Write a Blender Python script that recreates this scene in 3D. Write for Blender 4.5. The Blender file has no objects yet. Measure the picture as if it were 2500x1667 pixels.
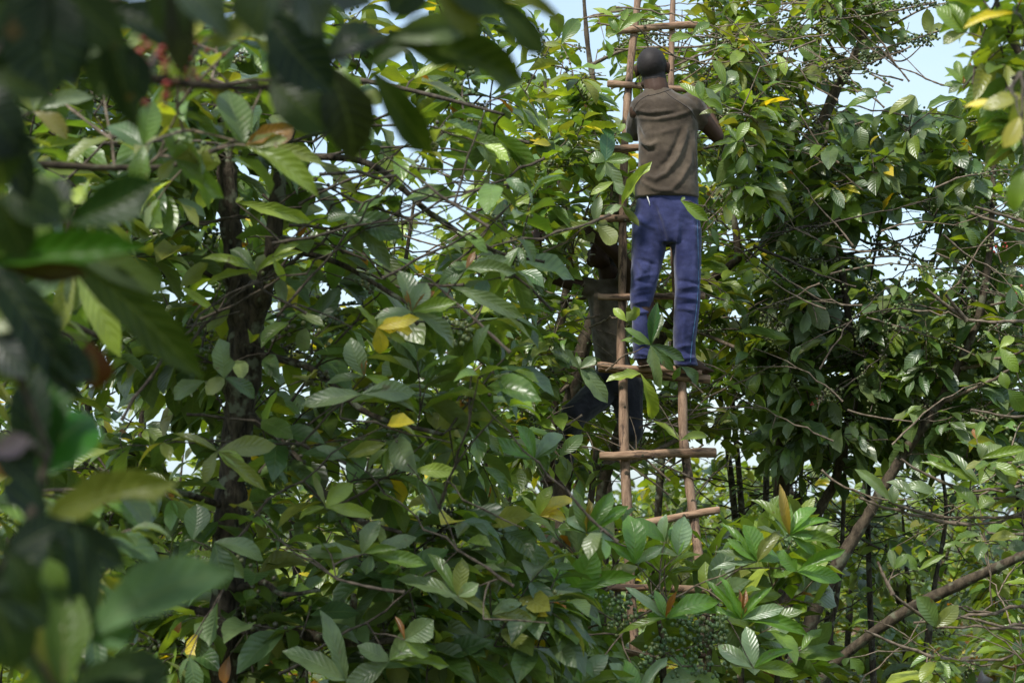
import bpy, bmesh, math, random
import numpy as np
from mathutils import Vector, Matrix, noise
from mathutils.bvhtree import BVHTree

SC = bpy.context.scene
COL = SC.collection
R = random.Random(7)
NR = np.random.RandomState(7)

# ------------------------------------------------------------------ camera
CAM_H, PITCH, FOC = 1.6, math.radians(4.9), 70.0
FPX = FOC / 36.0 * 2500.0
cam_d = bpy.data.cameras.new('camera')
cam = bpy.data.objects.new('camera', cam_d); COL.objects.link(cam)
cam.location = (0, 0, CAM_H); cam.rotation_euler = (math.pi / 2 + PITCH, 0, 0)
cam_d.lens = FOC; cam_d.sensor_width = 36; cam_d.clip_start = 0.05; cam_d.clip_end = 2000
cam_d.dof.use_dof = True; cam_d.dof.focus_distance = 10.4; cam_d.dof.aperture_fstop = 4.5
SC.camera = cam

# ------------------------------------------------------------------ sky, sun, exposure
SUN_EL, SUN_AZ = math.radians(52), math.radians(218)      # azimuth clockwise from +Y: high, from behind the camera's left shoulder
W = bpy.data.worlds.new('World'); SC.world = W; W.use_nodes = True
nt = W.node_tree; nt.nodes.clear()
def N(t, typ, **kw):
    n = t.nodes.new(typ)
    for k, v in kw.items(): setattr(n, k, v)
    return n
def setin(n, **kw):
    for k, v in kw.items(): n.inputs[k.replace('_', ' ')].default_value = v
sky = N(nt, 'ShaderNodeTexSky', sky_type='NISHITA', sun_disc=False, sun_elevation=SUN_EL, sun_rotation=SUN_AZ)
sky.air_density = 1.0; sky.dust_density = 1.5; sky.ozone_density = 1.0
tc = N(nt, 'ShaderNodeTexCoord')
mp = N(nt, 'ShaderNodeMapping'); mp.inputs['Scale'].default_value = (1.2, 1.2, 3.0); mp.inputs['Location'].default_value = (.3, .1, .4)
nz = N(nt, 'ShaderNodeTexNoise'); setin(nz, Scale=2.2, Detail=7.0, Roughness=.55)
rmp = N(nt, 'ShaderNodeMapRange'); rmp.inputs['From Min'].default_value = .34; rmp.inputs['From Max'].default_value = .66
rmp.inputs['To Min'].default_value = .35; rmp.inputs['To Max'].default_value = 1.0
mx = N(nt, 'ShaderNodeMix', data_type='RGBA'); mx.inputs[7].default_value = (3.2, 4.05, 4.6, 1)
bg = N(nt, 'ShaderNodeBackground'); bg.inputs['Strength'].default_value = 0.11
wo = N(nt, 'ShaderNodeOutputWorld')
L = nt.links.new
L(tc.outputs['Generated'], mp.inputs['Vector']); L(mp.outputs[0], nz.inputs['Vector']); L(nz.outputs[0], rmp.inputs['Value'])
L(rmp.outputs[0], mx.inputs[0]); L(sky.outputs[0], mx.inputs[6]); L(mx.outputs[2], bg.inputs['Color']); L(bg.outputs[0], wo.inputs[0])
sd = bpy.data.lights.new('sun', 'SUN'); sd.energy = 2.2; sd.angle = math.radians(6); sd.color = (1, .96, .89)
so = bpy.data.objects.new('sun', sd); COL.objects.link(so)
sdir = Vector((math.sin(SUN_AZ) * math.cos(SUN_EL), math.cos(SUN_AZ) * math.cos(SUN_EL), math.sin(SUN_EL)))
so.rotation_euler = sdir.to_track_quat('Z', 'Y').to_euler(); so.location = (0, 0, 20)
SC.view_settings.view_transform = 'Standard'; SC.view_settings.look = 'None'
SC.view_settings.exposure = 1.15; SC.view_settings.gamma = 1
cy = SC.cycles
cy.max_bounces = 8; cy.diffuse_bounces = 6; cy.glossy_bounces = 2; cy.transmission_bounces = 4; cy.transparent_max_bounces = 4
cy.sample_clamp_indirect = 4; cy.caustics_reflective = False; cy.caustics_refractive = False

# ------------------------------------------------------------------ helpers
CP, SP = math.cos(PITCH), math.sin(PITCH)
def P(px, py, d):
    """photograph pixel (2500 wide) at distance d -> place in the world"""
    a, b = (px - 1250) / FPX, (833.5 - py) / FPX
    return Vector((d * a, d * (CP - SP * b), CAM_H + d * (SP + CP * b)))
def proj(v):
    x, y, z = v[0], v[1], v[2] - CAM_H
    d = y * CP + z * SP
    return 1250 + FPX * x / d, 833.5 - FPX * (-y * SP + z * CP) / d, d
def D(x): return x * 1.063
def inpoly(x, y, poly):
    c = False; j = len(poly) - 1
    for i in range(len(poly)):
        if (poly[i][1] > y) != (poly[j][1] > y) and x < (poly[j][0] - poly[i][0]) * (y - poly[i][1]) / (poly[j][1] - poly[i][1]) + poly[i][0]:
            c = not c
        j = i
    return c

def thing(name, label, cat, loc=(0, 0, 0), group=None):
    o = bpy.data.objects.new(name, None); COL.objects.link(o)
    o.empty_display_size = .2; o.location = loc
    o['label'] = label; o['category'] = cat
    if group: o['group'] = group
    return o
def mesh_np(name, V, F, smooth=True):
    """V (n,3) array, F (m,4) or (m,3) array or list"""
    me = bpy.data.meshes.new(name)
    if isinstance(F, np.ndarray):
        k = F.shape[1]
        me.vertices.add(len(V)); me.vertices.foreach_set('co', np.ascontiguousarray(V, dtype=np.float32).ravel())
        me.loops.add(F.size); me.loops.foreach_set('vertex_index', F.astype(np.int32).ravel())
        me.polygons.add(len(F)); me.polygons.foreach_set('loop_start', np.arange(0, F.size, k, dtype=np.int32))
        me.update(calc_edges=True)
    else:
        me.from_pydata([tuple(v) for v in V], [], F); me.update()
    if smooth: me.polygons.foreach_set('use_smooth', [True] * len(me.polygons))
    return me
def link(name, me, mat=None, parent=None, kind=None, label=None):
    o = bpy.data.objects.new(name, me); COL.objects.link(o)
    if mat and not me.materials: me.materials.append(mat)
    if parent:
        o.parent = parent
        if parent.type == 'EMPTY': o.matrix_parent_inverse = Matrix.Translation(-Vector(parent.location))
    if kind: o['kind'] = kind
    if label: o['label'] = label
    return o

class MB:
    def __init__(s): s.v = []; s.f = []; s.n = 0
    def add(s, V, F):
        s.v.extend(V); s.f.extend([tuple(i + s.n for i in f) for f in F]); s.n += len(V)
    def mesh(s, name, smooth=True): return mesh_np(name, s.v, s.f, smooth)
def tube(pts, radii, sides=6, cap=True, jitter=0, seed=0):
    rr = random.Random(seed); pts = [Vector(p) for p in pts]; n = len(pts); V = []; F = []
    t0 = (pts[1] - pts[0]).normalized()
    a = t0.orthogonal().normalized()
    for i in range(n):
        t = (pts[min(i + 1, n - 1)] - pts[max(i - 1, 0)]).normalized()
        a = (a - t * a.dot(t)).normalized(); b = t.cross(a)
        for k in range(sides):
            an = 2 * math.pi * k / sides
            r = radii[i] * (1 + (rr.uniform(-jitter, jitter) if jitter else 0))
            V.append(pts[i] + (a * math.cos(an) + b * math.sin(an)) * r)
    for i in range(n - 1):
        for k in range(sides):
            k2 = (k + 1) % sides
            F.append((i * sides + k, i * sides + k2, (i + 1) * sides + k2, (i + 1) * sides + k))
    if cap:
        F.append(tuple(range(sides))[::-1]); F.append(tuple((n - 1) * sides + k for k in range(sides)))
    return V, F
def smooth_path(pts, per=6):
    """Catmull-Rom through pts (tuples whose first 3 are xyz, more channels allowed)"""
    A = [np.array(p, float) for p in pts]; A = [2 * A[0] - A[1]] + A + [2 * A[-1] - A[-2]]; out = []
    for i in range(1, len(A) - 2):
        for k in range(per):
            t = k / per; p0, p1, p2, p3 = A[i - 1], A[i], A[i + 1], A[i + 2]
            out.append(.5 * (2 * p1 + (p2 - p0) * t + (2 * p0 - 5 * p1 + 4 * p2 - p3) * t * t + (3 * p1 - p0 - 3 * p2 + p3) * t ** 3))
    out.append(A[-2]); return out

# ------------------------------------------------------------------ materials
def mat(name):
    m = bpy.data.materials.new(name); m.use_nodes = True; m.node_tree.nodes.clear()
    return m, m.node_tree
def leaf_material(name, from_object, spec=.8):
    m, t = mat(name); L = t.links.new
    uv = N(t, 'ShaderNodeUVMap', uv_map='UVMap'); sep = N(t, 'ShaderNodeSeparateXYZ'); L(uv.outputs[0], sep.inputs[0])
    if from_object: src = N(t, 'ShaderNodeObjectInfo'); col = src.outputs['Color']
    else: src = N(t, 'ShaderNodeAttribute', attribute_name='leafcol'); col = src.outputs['Color']
    def M(op, a, b=None, c=None):
        n = N(t, 'ShaderNodeMath', operation=op)
        for i, x in enumerate((a, b, c)):
            if x is None: continue
            if isinstance(x, (int, float)): n.inputs[i].default_value = x
            else: L(x, n.inputs[i])
        return n.outputs[0]
    geo = N(t, 'ShaderNodeNewGeometry')
    nz = N(t, 'ShaderNodeTexNoise'); setin(nz, Scale=16.0, Detail=4.0); L(geo.outputs['Position'], nz.inputs['Vector'])
    av = M('ABSOLUTE', M('SUBTRACT', sep.outputs['Y'], .5))             # 0 midrib .. .5 edge
    ph = M('MULTIPLY', M('SUBTRACT', sep.outputs['X'], M('MULTIPLY', av, .42)), 58.0)
    wave = M('ADD', M('MULTIPLY', M('SINE', M('ADD', ph, M('MULTIPLY', nz.outputs[0], 2.5))), .5), .5)
    vein = M('POWER', wave, 9.0)
    rib = M('SUBTRACT', 1.0, M('MINIMUM', M('MULTIPLY', av, 26.0), 1.0))
    veins = M('MAXIMUM', M('MULTIPLY', vein, .34), M('MULTIPLY', rib, .9))
    # front colour, with blotches and paler veins
    hsv = N(t, 'ShaderNodeHueSaturation'); L(col, hsv.inputs['Color'])
    L(M('ADD', M('MULTIPLY', nz.outputs[0], 1.1), .45), hsv.inputs['Value'])
    vm = N(t, 'ShaderNodeMix', data_type='RGBA'); L(M('MULTIPLY', veins, .38), vm.inputs[0]); L(hsv.outputs[0], vm.inputs[6])
    vm.inputs[7].default_value = (.20, .25, .07, 1)
    # brown nibbled spots, a few
    n2 = N(t, 'ShaderNodeTexNoise'); setin(n2, Scale=23.0, Detail=2.0); L(geo.outputs['Position'], n2.inputs['Vector'])
    sp = N(t, 'ShaderNodeMapRange'); sp.inputs['From Min'].default_value = .70; sp.inputs['From Max'].default_value = .76; L(n2.outputs[0], sp.inputs['Value'])
    vm2 = N(t, 'ShaderNodeMix', data_type='RGBA'); L(M('MULTIPLY', sp.outputs[0], .6), vm2.inputs[0]); L(vm.outputs[2], vm2.inputs[6]); vm2.inputs[7].default_value = (.10, .06, .02, 1)
    # underside: paler and duller
    under = N(t, 'ShaderNodeMix', data_type='RGBA'); under.inputs[0].default_value = .30; L(vm2.outputs[2], under.inputs[6]); under.inputs[7].default_value = (.17, .22, .075, 1)
    side = N(t, 'ShaderNodeMix', data_type='RGBA'); L(geo.outputs['Backfacing'], side.inputs[0]); L(vm2.outputs[2], side.inputs[6]); L(under.outputs[2], side.inputs[7])
    tr = N(t, 'ShaderNodeMix', data_type='RGBA', blend_type='MULTIPLY'); tr.inputs[0].default_value = 1; L(vm2.outputs[2], tr.inputs[6]); tr.inputs[7].default_value = (2.6, 2.35, .6, 1)
    bmp = N(t, 'ShaderNodeBump'); setin(bmp, Strength=.27, Distance=.004)
    quilt = M('SUBTRACT', M('MULTIPLY', M('POWER', wave, .6), -1.0), M('MULTIPLY', rib, 1.5))
    L(M('ADD', quilt, M('MULTIPLY', nz.outputs[0], 1.2)), bmp.inputs['Height'])
    pr = N(t, 'ShaderNodeBsdfPrincipled'); L(side.outputs[2], pr.inputs['Base Color']); L(bmp.outputs[0], pr.inputs['Normal'])
    rg = M('ADD', M('MULTIPLY', geo.outputs['Backfacing'], .22), M('ADD', M('MULTIPLY', nz.outputs[0], .22), .26)); L(rg, pr.inputs['Roughness'])
    pr.inputs['Specular IOR Level'].default_value = spec
    tl = N(t, 'ShaderNodeBsdfTranslucent'); L(tr.outputs[2], tl.inputs['Color'])
    ms = N(t, 'ShaderNodeMixShader'); ms.inputs[0].default_value = .30; L(pr.outputs[0], ms.inputs[1]); L(tl.outputs[0], ms.inputs[2])
    o = N(t, 'ShaderNodeOutputMaterial'); L(ms.outputs[0], o.inputs[0])
    return m
LEAF = leaf_material('leaf', True); LEAFM = leaf_material('leaf_mass', False); LEAF_DULL = leaf_material('shaded_dull_leaf', True, .22)  # last one: copy of the leaf with sheen cut to imitate shade

def bark_material(name, c1, c2, scale=(1, 1, 1), nscale=30, rough=.85, bump=.5, dist=.01, lichen=None, cracks=0):
    m, t = mat(name); L = t.links.new
    tcn = N(t, 'ShaderNodeTexCoord'); mp = N(t, 'ShaderNodeMapping'); mp.inputs['Scale'].default_value = scale
    L(tcn.outputs['Object'], mp.inputs[0])
    nz = N(t, 'ShaderNodeTexNoise'); setin(nz, Scale=nscale, Detail=8.0, Roughness=.65); L(mp.outputs[0], nz.inputs['Vector'])
    cr = N(t, 'ShaderNodeValToRGB'); cr.color_ramp.elements[0].position = .36; cr.color_ramp.elements[0].color = (*c1, 1)
    cr.color_ramp.elements[1].position = .66; cr.color_ramp.elements[1].color = (*c2, 1); L(nz.outputs[0], cr.inputs[0])
    col = cr.outputs[0]
    if lichen:
        n2 = N(t, 'ShaderNodeTexNoise'); setin(n2, Scale=nscale * .4, Detail=3.0); L(tcn.outputs['Object'], n2.inputs['Vector'])
        mr = N(t, 'ShaderNodeMapRange'); mr.inputs['From Min'].default_value = .56; mr.inputs['From Max'].default_value = .64; L(n2.outputs[0], mr.inputs['Value'])
        mxx = N(t, 'ShaderNodeMix', data_type='RGBA'); L(mr.outputs[0], mxx.inputs[0]); L(col, mxx.inputs[6]); mxx.inputs[7].default_value = (*lichen, 1); col = mxx.outputs[2]
    if cracks:
        n3 = N(t, 'ShaderNodeTexNoise'); setin(n3, Scale=nscale * .35, Detail=5.0, Roughness=.7); L(mp.outputs[0], n3.inputs['Vector'])
        mr = N(t, 'ShaderNodeMapRange'); mr.inputs['From Min'].default_value = .555; mr.inputs['From Max'].default_value = .60; L(n3.outputs[0], mr.inputs['Value'])
        mxx = N(t, 'ShaderNodeMix', data_type='RGBA'); mlt = N(t, 'ShaderNodeMath', operation='MULTIPLY'); mlt.inputs[1].default_value = cracks; L(mr.outputs[0], mlt.inputs[0]); L(mlt.outputs[0], mxx.inputs[0])
        L(col, mxx.inputs[6]); mxx.inputs[7].default_value = (.045, .03, .025, 1); col = mxx.outputs[2]
    b = N(t, 'ShaderNodeBump'); setin(b, Strength=bump, Distance=dist); L(nz.outputs[0], b.inputs['Height'])
    pr = N(t, 'ShaderNodeBsdfPrincipled'); L(col, pr.inputs['Base Color']); L(b.outputs[0], pr.inputs['Normal']); pr.inputs['Roughness'].default_value = rough
    pr.inputs['Specular IOR Level'].default_value = .25
    o = N(t, 'ShaderNodeOutputMaterial'); L(pr.outputs[0], o.inputs[0]); return m
BARK_DARK = bark_material('dark_mossy_bark', (.018, .014, .010), (.125, .10, .07), (1, 1, .28), 44, .9, 1., .03, lichen=(.19, .20, .14))
BARK = bark_material('brown_bark', (.032, .024, .016), (.115, .088, .058), (1, 1, .5), 34, .88, .8, .012, lichen=(.13, .13, .085))
TWIG = bark_material('twig_bark', (.09, .065, .045), (.27, .21, .155), (1, 1, 1), 45, .8, .4, .004)
TWIG_DARK = bark_material('dark_twig_bark', (.03, .024, .018), (.12, .095, .07), (1, 1, 1), 45, .8, .4, .004)
TWIG_GREEN = bark_material('green_shoot', (.06, .075, .03), (.13, .12, .06), (1, 1, 1), 40, .6, .3, .004)
WOOD_V = bark_material('peeled_pole_upright', (.17, .105, .068), (.37, .245, .165), (1, 1, .16), 46, .8, .9, .010, cracks=.75)
WOOD_H = bark_material('peeled_pole_rung', (.19, .11, .068), (.43, .28, .18), (.16, 1, 1), 46, .8, .9, .010, cracks=.85)

def berry_material():
    m, t = mat('berry'); L = t.links.new
    oi = N(t, 'ShaderNodeObjectInfo'); at = N(t, 'ShaderNodeAttribute', attribute_name='ripe')
    mu = N(t, 'ShaderNodeMix', data_type='RGBA'); L(at.outputs['Fac'], mu.inputs[0]); L(oi.outputs['Color'], mu.inputs[6]); mu.inputs[7].default_value = (.16, .17, .06, 1)
    pr = N(t, 'ShaderNodeBsdfPrincipled'); L(mu.outputs[2], pr.inputs['Base Color']); pr.inputs['Roughness'].default_value = .38
    o = N(t, 'ShaderNodeOutputMaterial'); L(pr.outputs[0], o.inputs[0]); return m
BERRY = berry_material()

# ------------------------------------------------------------------ ground
def ground():
    m, t = mat('leaf_litter_soil'); L = t.links.new
    tcn = N(t, 'ShaderNodeTexCoord'); nz = N(t, 'ShaderNodeTexNoise'); setin(nz, Scale=2.3, Detail=10.0, Roughness=.7); L(tcn.outputs['Object'], nz.inputs['Vector'])
    cr = N(t, 'ShaderNodeValToRGB'); cr.color_ramp.elements[0].position = .38; cr.color_ramp.elements[0].color = (.05, .035, .02, 1)
    cr.color_ramp.elements[1].position = .62; cr.color_ramp.elements[1].color = (.07, .10, .03, 1); L(nz.outputs[0], cr.inputs[0])
    b = N(t, 'ShaderNodeBump'); setin(b, Strength=.8, Distance=.06); L(nz.outputs[0], b.inputs['Height'])
    pr = N(t, 'ShaderNodeBsdfPrincipled'); L(cr.outputs[0], pr.inputs['Base Color']); L(b.outputs[0], pr.inputs['Normal']); pr.inputs['Roughness'].default_value = .95
    o = N(t, 'ShaderNodeOutputMaterial'); L(pr.outputs[0], o.inputs[0])
    n = 70; V = []; F = []
    for j in range(n + 1):
        for i in range(n + 1):
            u, v = i / n * 2 - 1, j / n * 2 - 1
            x, y = 600 * u * abs(u) ** 1.5, 600 * v * abs(v) ** 1.5
            V.append((x, y, ground_z(x, y)))
    for j in range(n):
        for i in range(n): a = j * (n + 1) + i; F.append((a, a + 1, a + n + 2, a + n + 1))
    o = link('ground', mesh_np('ground', V, F), m, kind='structure')
def ground_z(x, y):
    r = math.hypot(x, y)
    return .12 * noise.noise((x * .25, y * .25, 0)) * min(1, r / 6) + 1.2 * noise.noise((x * .02, y * .02, 3)) * min(1, max(0, r - 30) / 60)
ground()

# ------------------------------------------------------------------ leaf shapes
def leaf_template(nu, nv, W=.42, bite=None, jit=0, curl=.5, fold=.2, wave=.03, nw=3, ph=0., twist=0., side=0., skew=.95):
    V = []; UV = []
    x = z = 0.; prev = 0
    pet = .07
    for i in range(nu + 1):
        u = i / nu; du = u - prev; prev = u
        a = -curl * (u - .25) * 1.1
        x += math.cos(a) * du; z += math.sin(a) * du
        if i == 0: h = .006
        else:
            s = max(0, (u - pet) / (1 - pet)) ** skew
            h = W / 2 * max(.0, (4 * s * (1 - s))) ** .66 * (.86 + .22 * s) if i < nu else .004
            if u > .8: h *= 1 - (u - .8) * .9
            h = max(h, .006)
            if jit and 0 < i < nu: h *= 1 + jit * math.sin(i * 7.3 + ph * 3)
        for j in range(-nv, nv + 1):
            v = j / nv
            y = h * v * math.cos(fold * .8) * ((1 - bite[2] * abs(v)) if bite and abs(u - bite[0]) < .12 and v * bite[1] > 0 else 1)
            zz = z + abs(v) * h * math.sin(fold) + wave * math.sin(u * nw * 6.28 + ph + (1.6 if v > 0 else 0)) * v * v * (1 if 0 < i < nu else 0)
            tw = twist * u; c, s_ = math.cos(tw), math.sin(tw)
            y2, z2 = y * c - (zz - z) * s_, y * s_ + (zz - z) * c
            V.append((x, y2 + side * math.sin(u * 2.2) * .12, z + z2)); UV.append((u, v * .5 + .5))
    F = []; w = 2 * nv + 1
    for i in range(nu):
        for j in range(w - 1): a = i * w + j; F.append((a, a + w, a + w + 1, a + 1))
    return np.array(V, np.float32), np.array(F, np.int32), np.array(UV, np.float32)
rt = random.Random(3)
TPL = []
for k in range(16):
    prm = dict(W=rt.uniform(.37, .50), curl=rt.uniform(.2, 1.3), fold=rt.uniform(.12, .65), wave=rt.uniform(.012, .04), nw=rt.choice([2, 2.6, 3.4]),
               ph=rt.uniform(0, 6), twist=rt.uniform(-.55, .55), side=rt.uniform(-1, 1), skew=rt.uniform(.8, 1.1))
    prm['jit'] = .07
    if k in (3, 8, 12): prm['bite'] = (rt.uniform(.4, .75), rt.choice([-1, 1]), rt.uniform(.35, .6))
    if k == 15: prm.update(W=.34, curl=1.9, fold=.75)
    hi = leaf_template(6, 2, **prm); lo = leaf_template(4, 1, **prm)
    me = mesh_np('leaf', hi[0], hi[1]); uvl = me.uv_layers.new(name='UVMap')
    uvl.data.foreach_set('uv', hi[2][hi[1].ravel()].ravel()); me.materials.append(LEAF)
    TPL.append((hi, lo, me))

# ------------------------------------------------------------------ berries
def ico(n=0):
    bm = bmesh.new(); bmesh.ops.create_icosphere(bm, subdivisions=n, radius=1)
    V = np.array([v.co[:] for v in bm.verts]); F = np.array([[v.index for v in f.verts] for f in bm.faces]); bm.free(); return V, F
ICO = ico(2)
CLUS = []
for k in range(7):
    n = [7, 10, 14, 18, 12, 9, 22][k]; Vs = []; Fs = []; RP = []; c = []
    for i in range(n * 6):
        if len(c) >= n: break
        p = np.array([rt.uniform(-.045, .045) * (1.6 if k > 3 else 1), rt.gauss(0, .016), rt.gauss(-.004, .016)])
        if all(np.linalg.norm(p - q) > .0125 for q in c): c.append(p)
    for i, p in enumerate(c):
        r = rt.uniform(.0058, .0082); Vs.append(ICO[0] * r * np.array([1, 1, 1.12]) + p); Fs.append(ICO[1] + i * len(ICO[0])); RP += [rt.choice([0, 0, .15, .35, .6])] * len(ICO[0])
    me = mesh_np('berry_cluster', np.vstack(Vs), np.vstack(Fs)); a = me.attributes.new('ripe', 'FLOAT', 'POINT'); a.data.foreach_set('value', RP)
    me.materials.append(BERRY); CLUS.append(me)

# ------------------------------------------------------------------ places kept clear of random leaves (x, y, rx, ry, chance)
GAPS = [(2200, 175, 105, 75, 1), (2290, 150, 60, 110, .95), (2245, 40, 60, 70, .9), (2150, 215, 50, 40, .9), (1010, 320, 50, 70, .85), (820, 400, 75, 65, .85),
        (1000, 560, 120, 75, .75), (1090, 470, 60, 50, .6), (2200, 590, 120, 75, .7), (2260, 680, 60, 60, .6), (1975, 1165, 50, 50, .85), (2140, 1180, 40, 30, .7),
        (825, 705, 50, 40, .85), (815, 1160, 50, 45, .8), (1400, 60, 28, 40, .8), (1435, 125, 35, 28, .8), (1180, 240, 50, 50, .7), (1290, 130, 50, 60, .8),
        (430, 705, 60, 25, .8), (720, 620, 40, 30, .7), (1350, 10, 50, 40, .8), (1660, 30, 50, 50, .6), (1120, 770, 35, 25, .6), (700, 950, 50, 60, .6),
        (2430, 560, 40, 60, .5), (1290, 560, 60, 40, .5), (600, 130, 40, 22, .7), (250, 310, 60, 40, .5), (2010, 900, 50, 30, .6), (2360, 690, 40, 50, .6), (1240, 320, 40, 30, .6),
        (720, 870, 40, 50, .6), (1900, 120, 50, 30, .5), (640, 720, 50, 40, .5), (900, 140, 40, 20, .5), (1880, 30, 60, 40, .5), (1420, 480, 40, 50, .6), (1470, 560, 30, 40, .5)]
STEMVIEW = [([(1340, 160), (1420, 172), (1520, 180)], 14, 10.6, .85), ([(1440, 180), (1515, 140)], 10, 10.6, .8), ([(1740, 195), (1835, 190)], 12, 10.6, .8), ([(1750, 470), (1800, 500)], 16, 10.6, .8), ([(455, 800), (585, 760)], 14, 6.5, .9), ([(600, 700), (700, 670)], 14, 6.5, .8), ([(730, 745), (860, 800)], 14, 6.5, .8),
            ([(1400, 1040), (1440, 970), (1490, 950)], 26, 11.1, .85), ([(560, 1667), (556, 1400), (565, 1200), (590, 1000), (600, 820), (572, 640), (556, 450), (545, 330)], 44, 7.2, .82), ([(640, 720), (665, 600)], 26, 7.1, .6),
            ([(1932, 1629), (1983, 1510), (2055, 1361), (2115, 1264), (2174, 1161), (2297, 978), (2387, 780), (2403, 707), (2419, 580)], 24, 11.1, .7), ([(2076, 1587), (2208, 1493), (2344, 1425), (2500, 1353)], 24, 10.2, .45),
            ([(2040, 1170), (2076, 1021), (2084, 883), (2066, 739), (2052, 653)], 22, 11.8, .8), ([(1990, 300), (2030, 245), (2068, 175), (2098, 110)], 34, 12.5, .85), ([(1360, 1180), (1385, 1050), (1410, 900), (1440, 800), (1475, 700)], 34, 11.5, .85)]
def over_stem(px, py, d):
    for pts, w, dd, pr in STEMVIEW:
        if d > dd: continue
        for (ax, ay), (bx, by) in zip(pts, pts[1:]):
            l2 = (bx - ax) ** 2 + (by - ay) ** 2; t = max(0, min(1, ((px - ax) * (bx - ax) + (py - ay) * (by - ay)) / l2))
            if math.hypot(px - ax - (bx - ax) * t, py - ay - (by - ay) * t) < w + 14: return R.random() < pr
    return False
def killed(px, py, d, extra=0):
    for gx, gy, rx, ry, pr in GAPS:
        if ((px - gx) / (rx + extra)) ** 2 + ((py - gy) / (ry + extra)) ** 2 < 1: return R.random() < pr
    return False
def in_front_of_people(px, py, d):
    return d < 11.35 and ((1500 < px < 1760 and py < 960) or (1425 < px < 1500 and 585 < py < 670) or (1405 < px < 1500 and 575 < py < 1050 and R.random() < .5) or (1495 < px < 1760 and 960 <= py < 1240 and True))

# palettes: (weight, colour)
DARK, MID, BRI, OLI = (.044, .080, .022), (.078, .132, .022), (.112, .170, .020), (.128, .148, .030)
GRY, YG, YEL, ORG, BRN = (.098, .138, .056), (.19, .25, .035), (.52, .42, .035), (.30, .12, .02), (.14, .065, .03)
PAL_LEFT = [(34, DARK), (30, MID), (14, GRY), (9, OLI), (5, BRI), (4, YG), (1, YEL), (1.3, ORG)]
PAL_MID = [(12, DARK), (30, MID), (20, OLI), (22, BRI), (8, YG), (1.5, YEL), (1, ORG)]
PAL_RIGHT = [(34, DARK), (30, GRY), (22, MID), (8, BRI), (2, YG), (.7, YEL)]
PAL_SHRUB = [(8, DARK), (30, MID), (34, BRI), (12, GRY), (8, OLI), (4, YG), (2.5, ORG)]
PAL_BACK = [(8, MID), (35, BRI), (24, OLI), (24, YG), (12, (.12, .17, .10)), (2, YEL)]
def pick(pal):
    t = R.uniform(0, sum(w for w, c in pal))
    for w, c in pal:
        t -= w
        if t <= 0: break
    k = R.uniform(.75, 1.3); h = R.uniform(-.12, .12)
    return (c[0] * k * (1 + h), c[1] * k, c[2] * k * (1 - h), 1)

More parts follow.
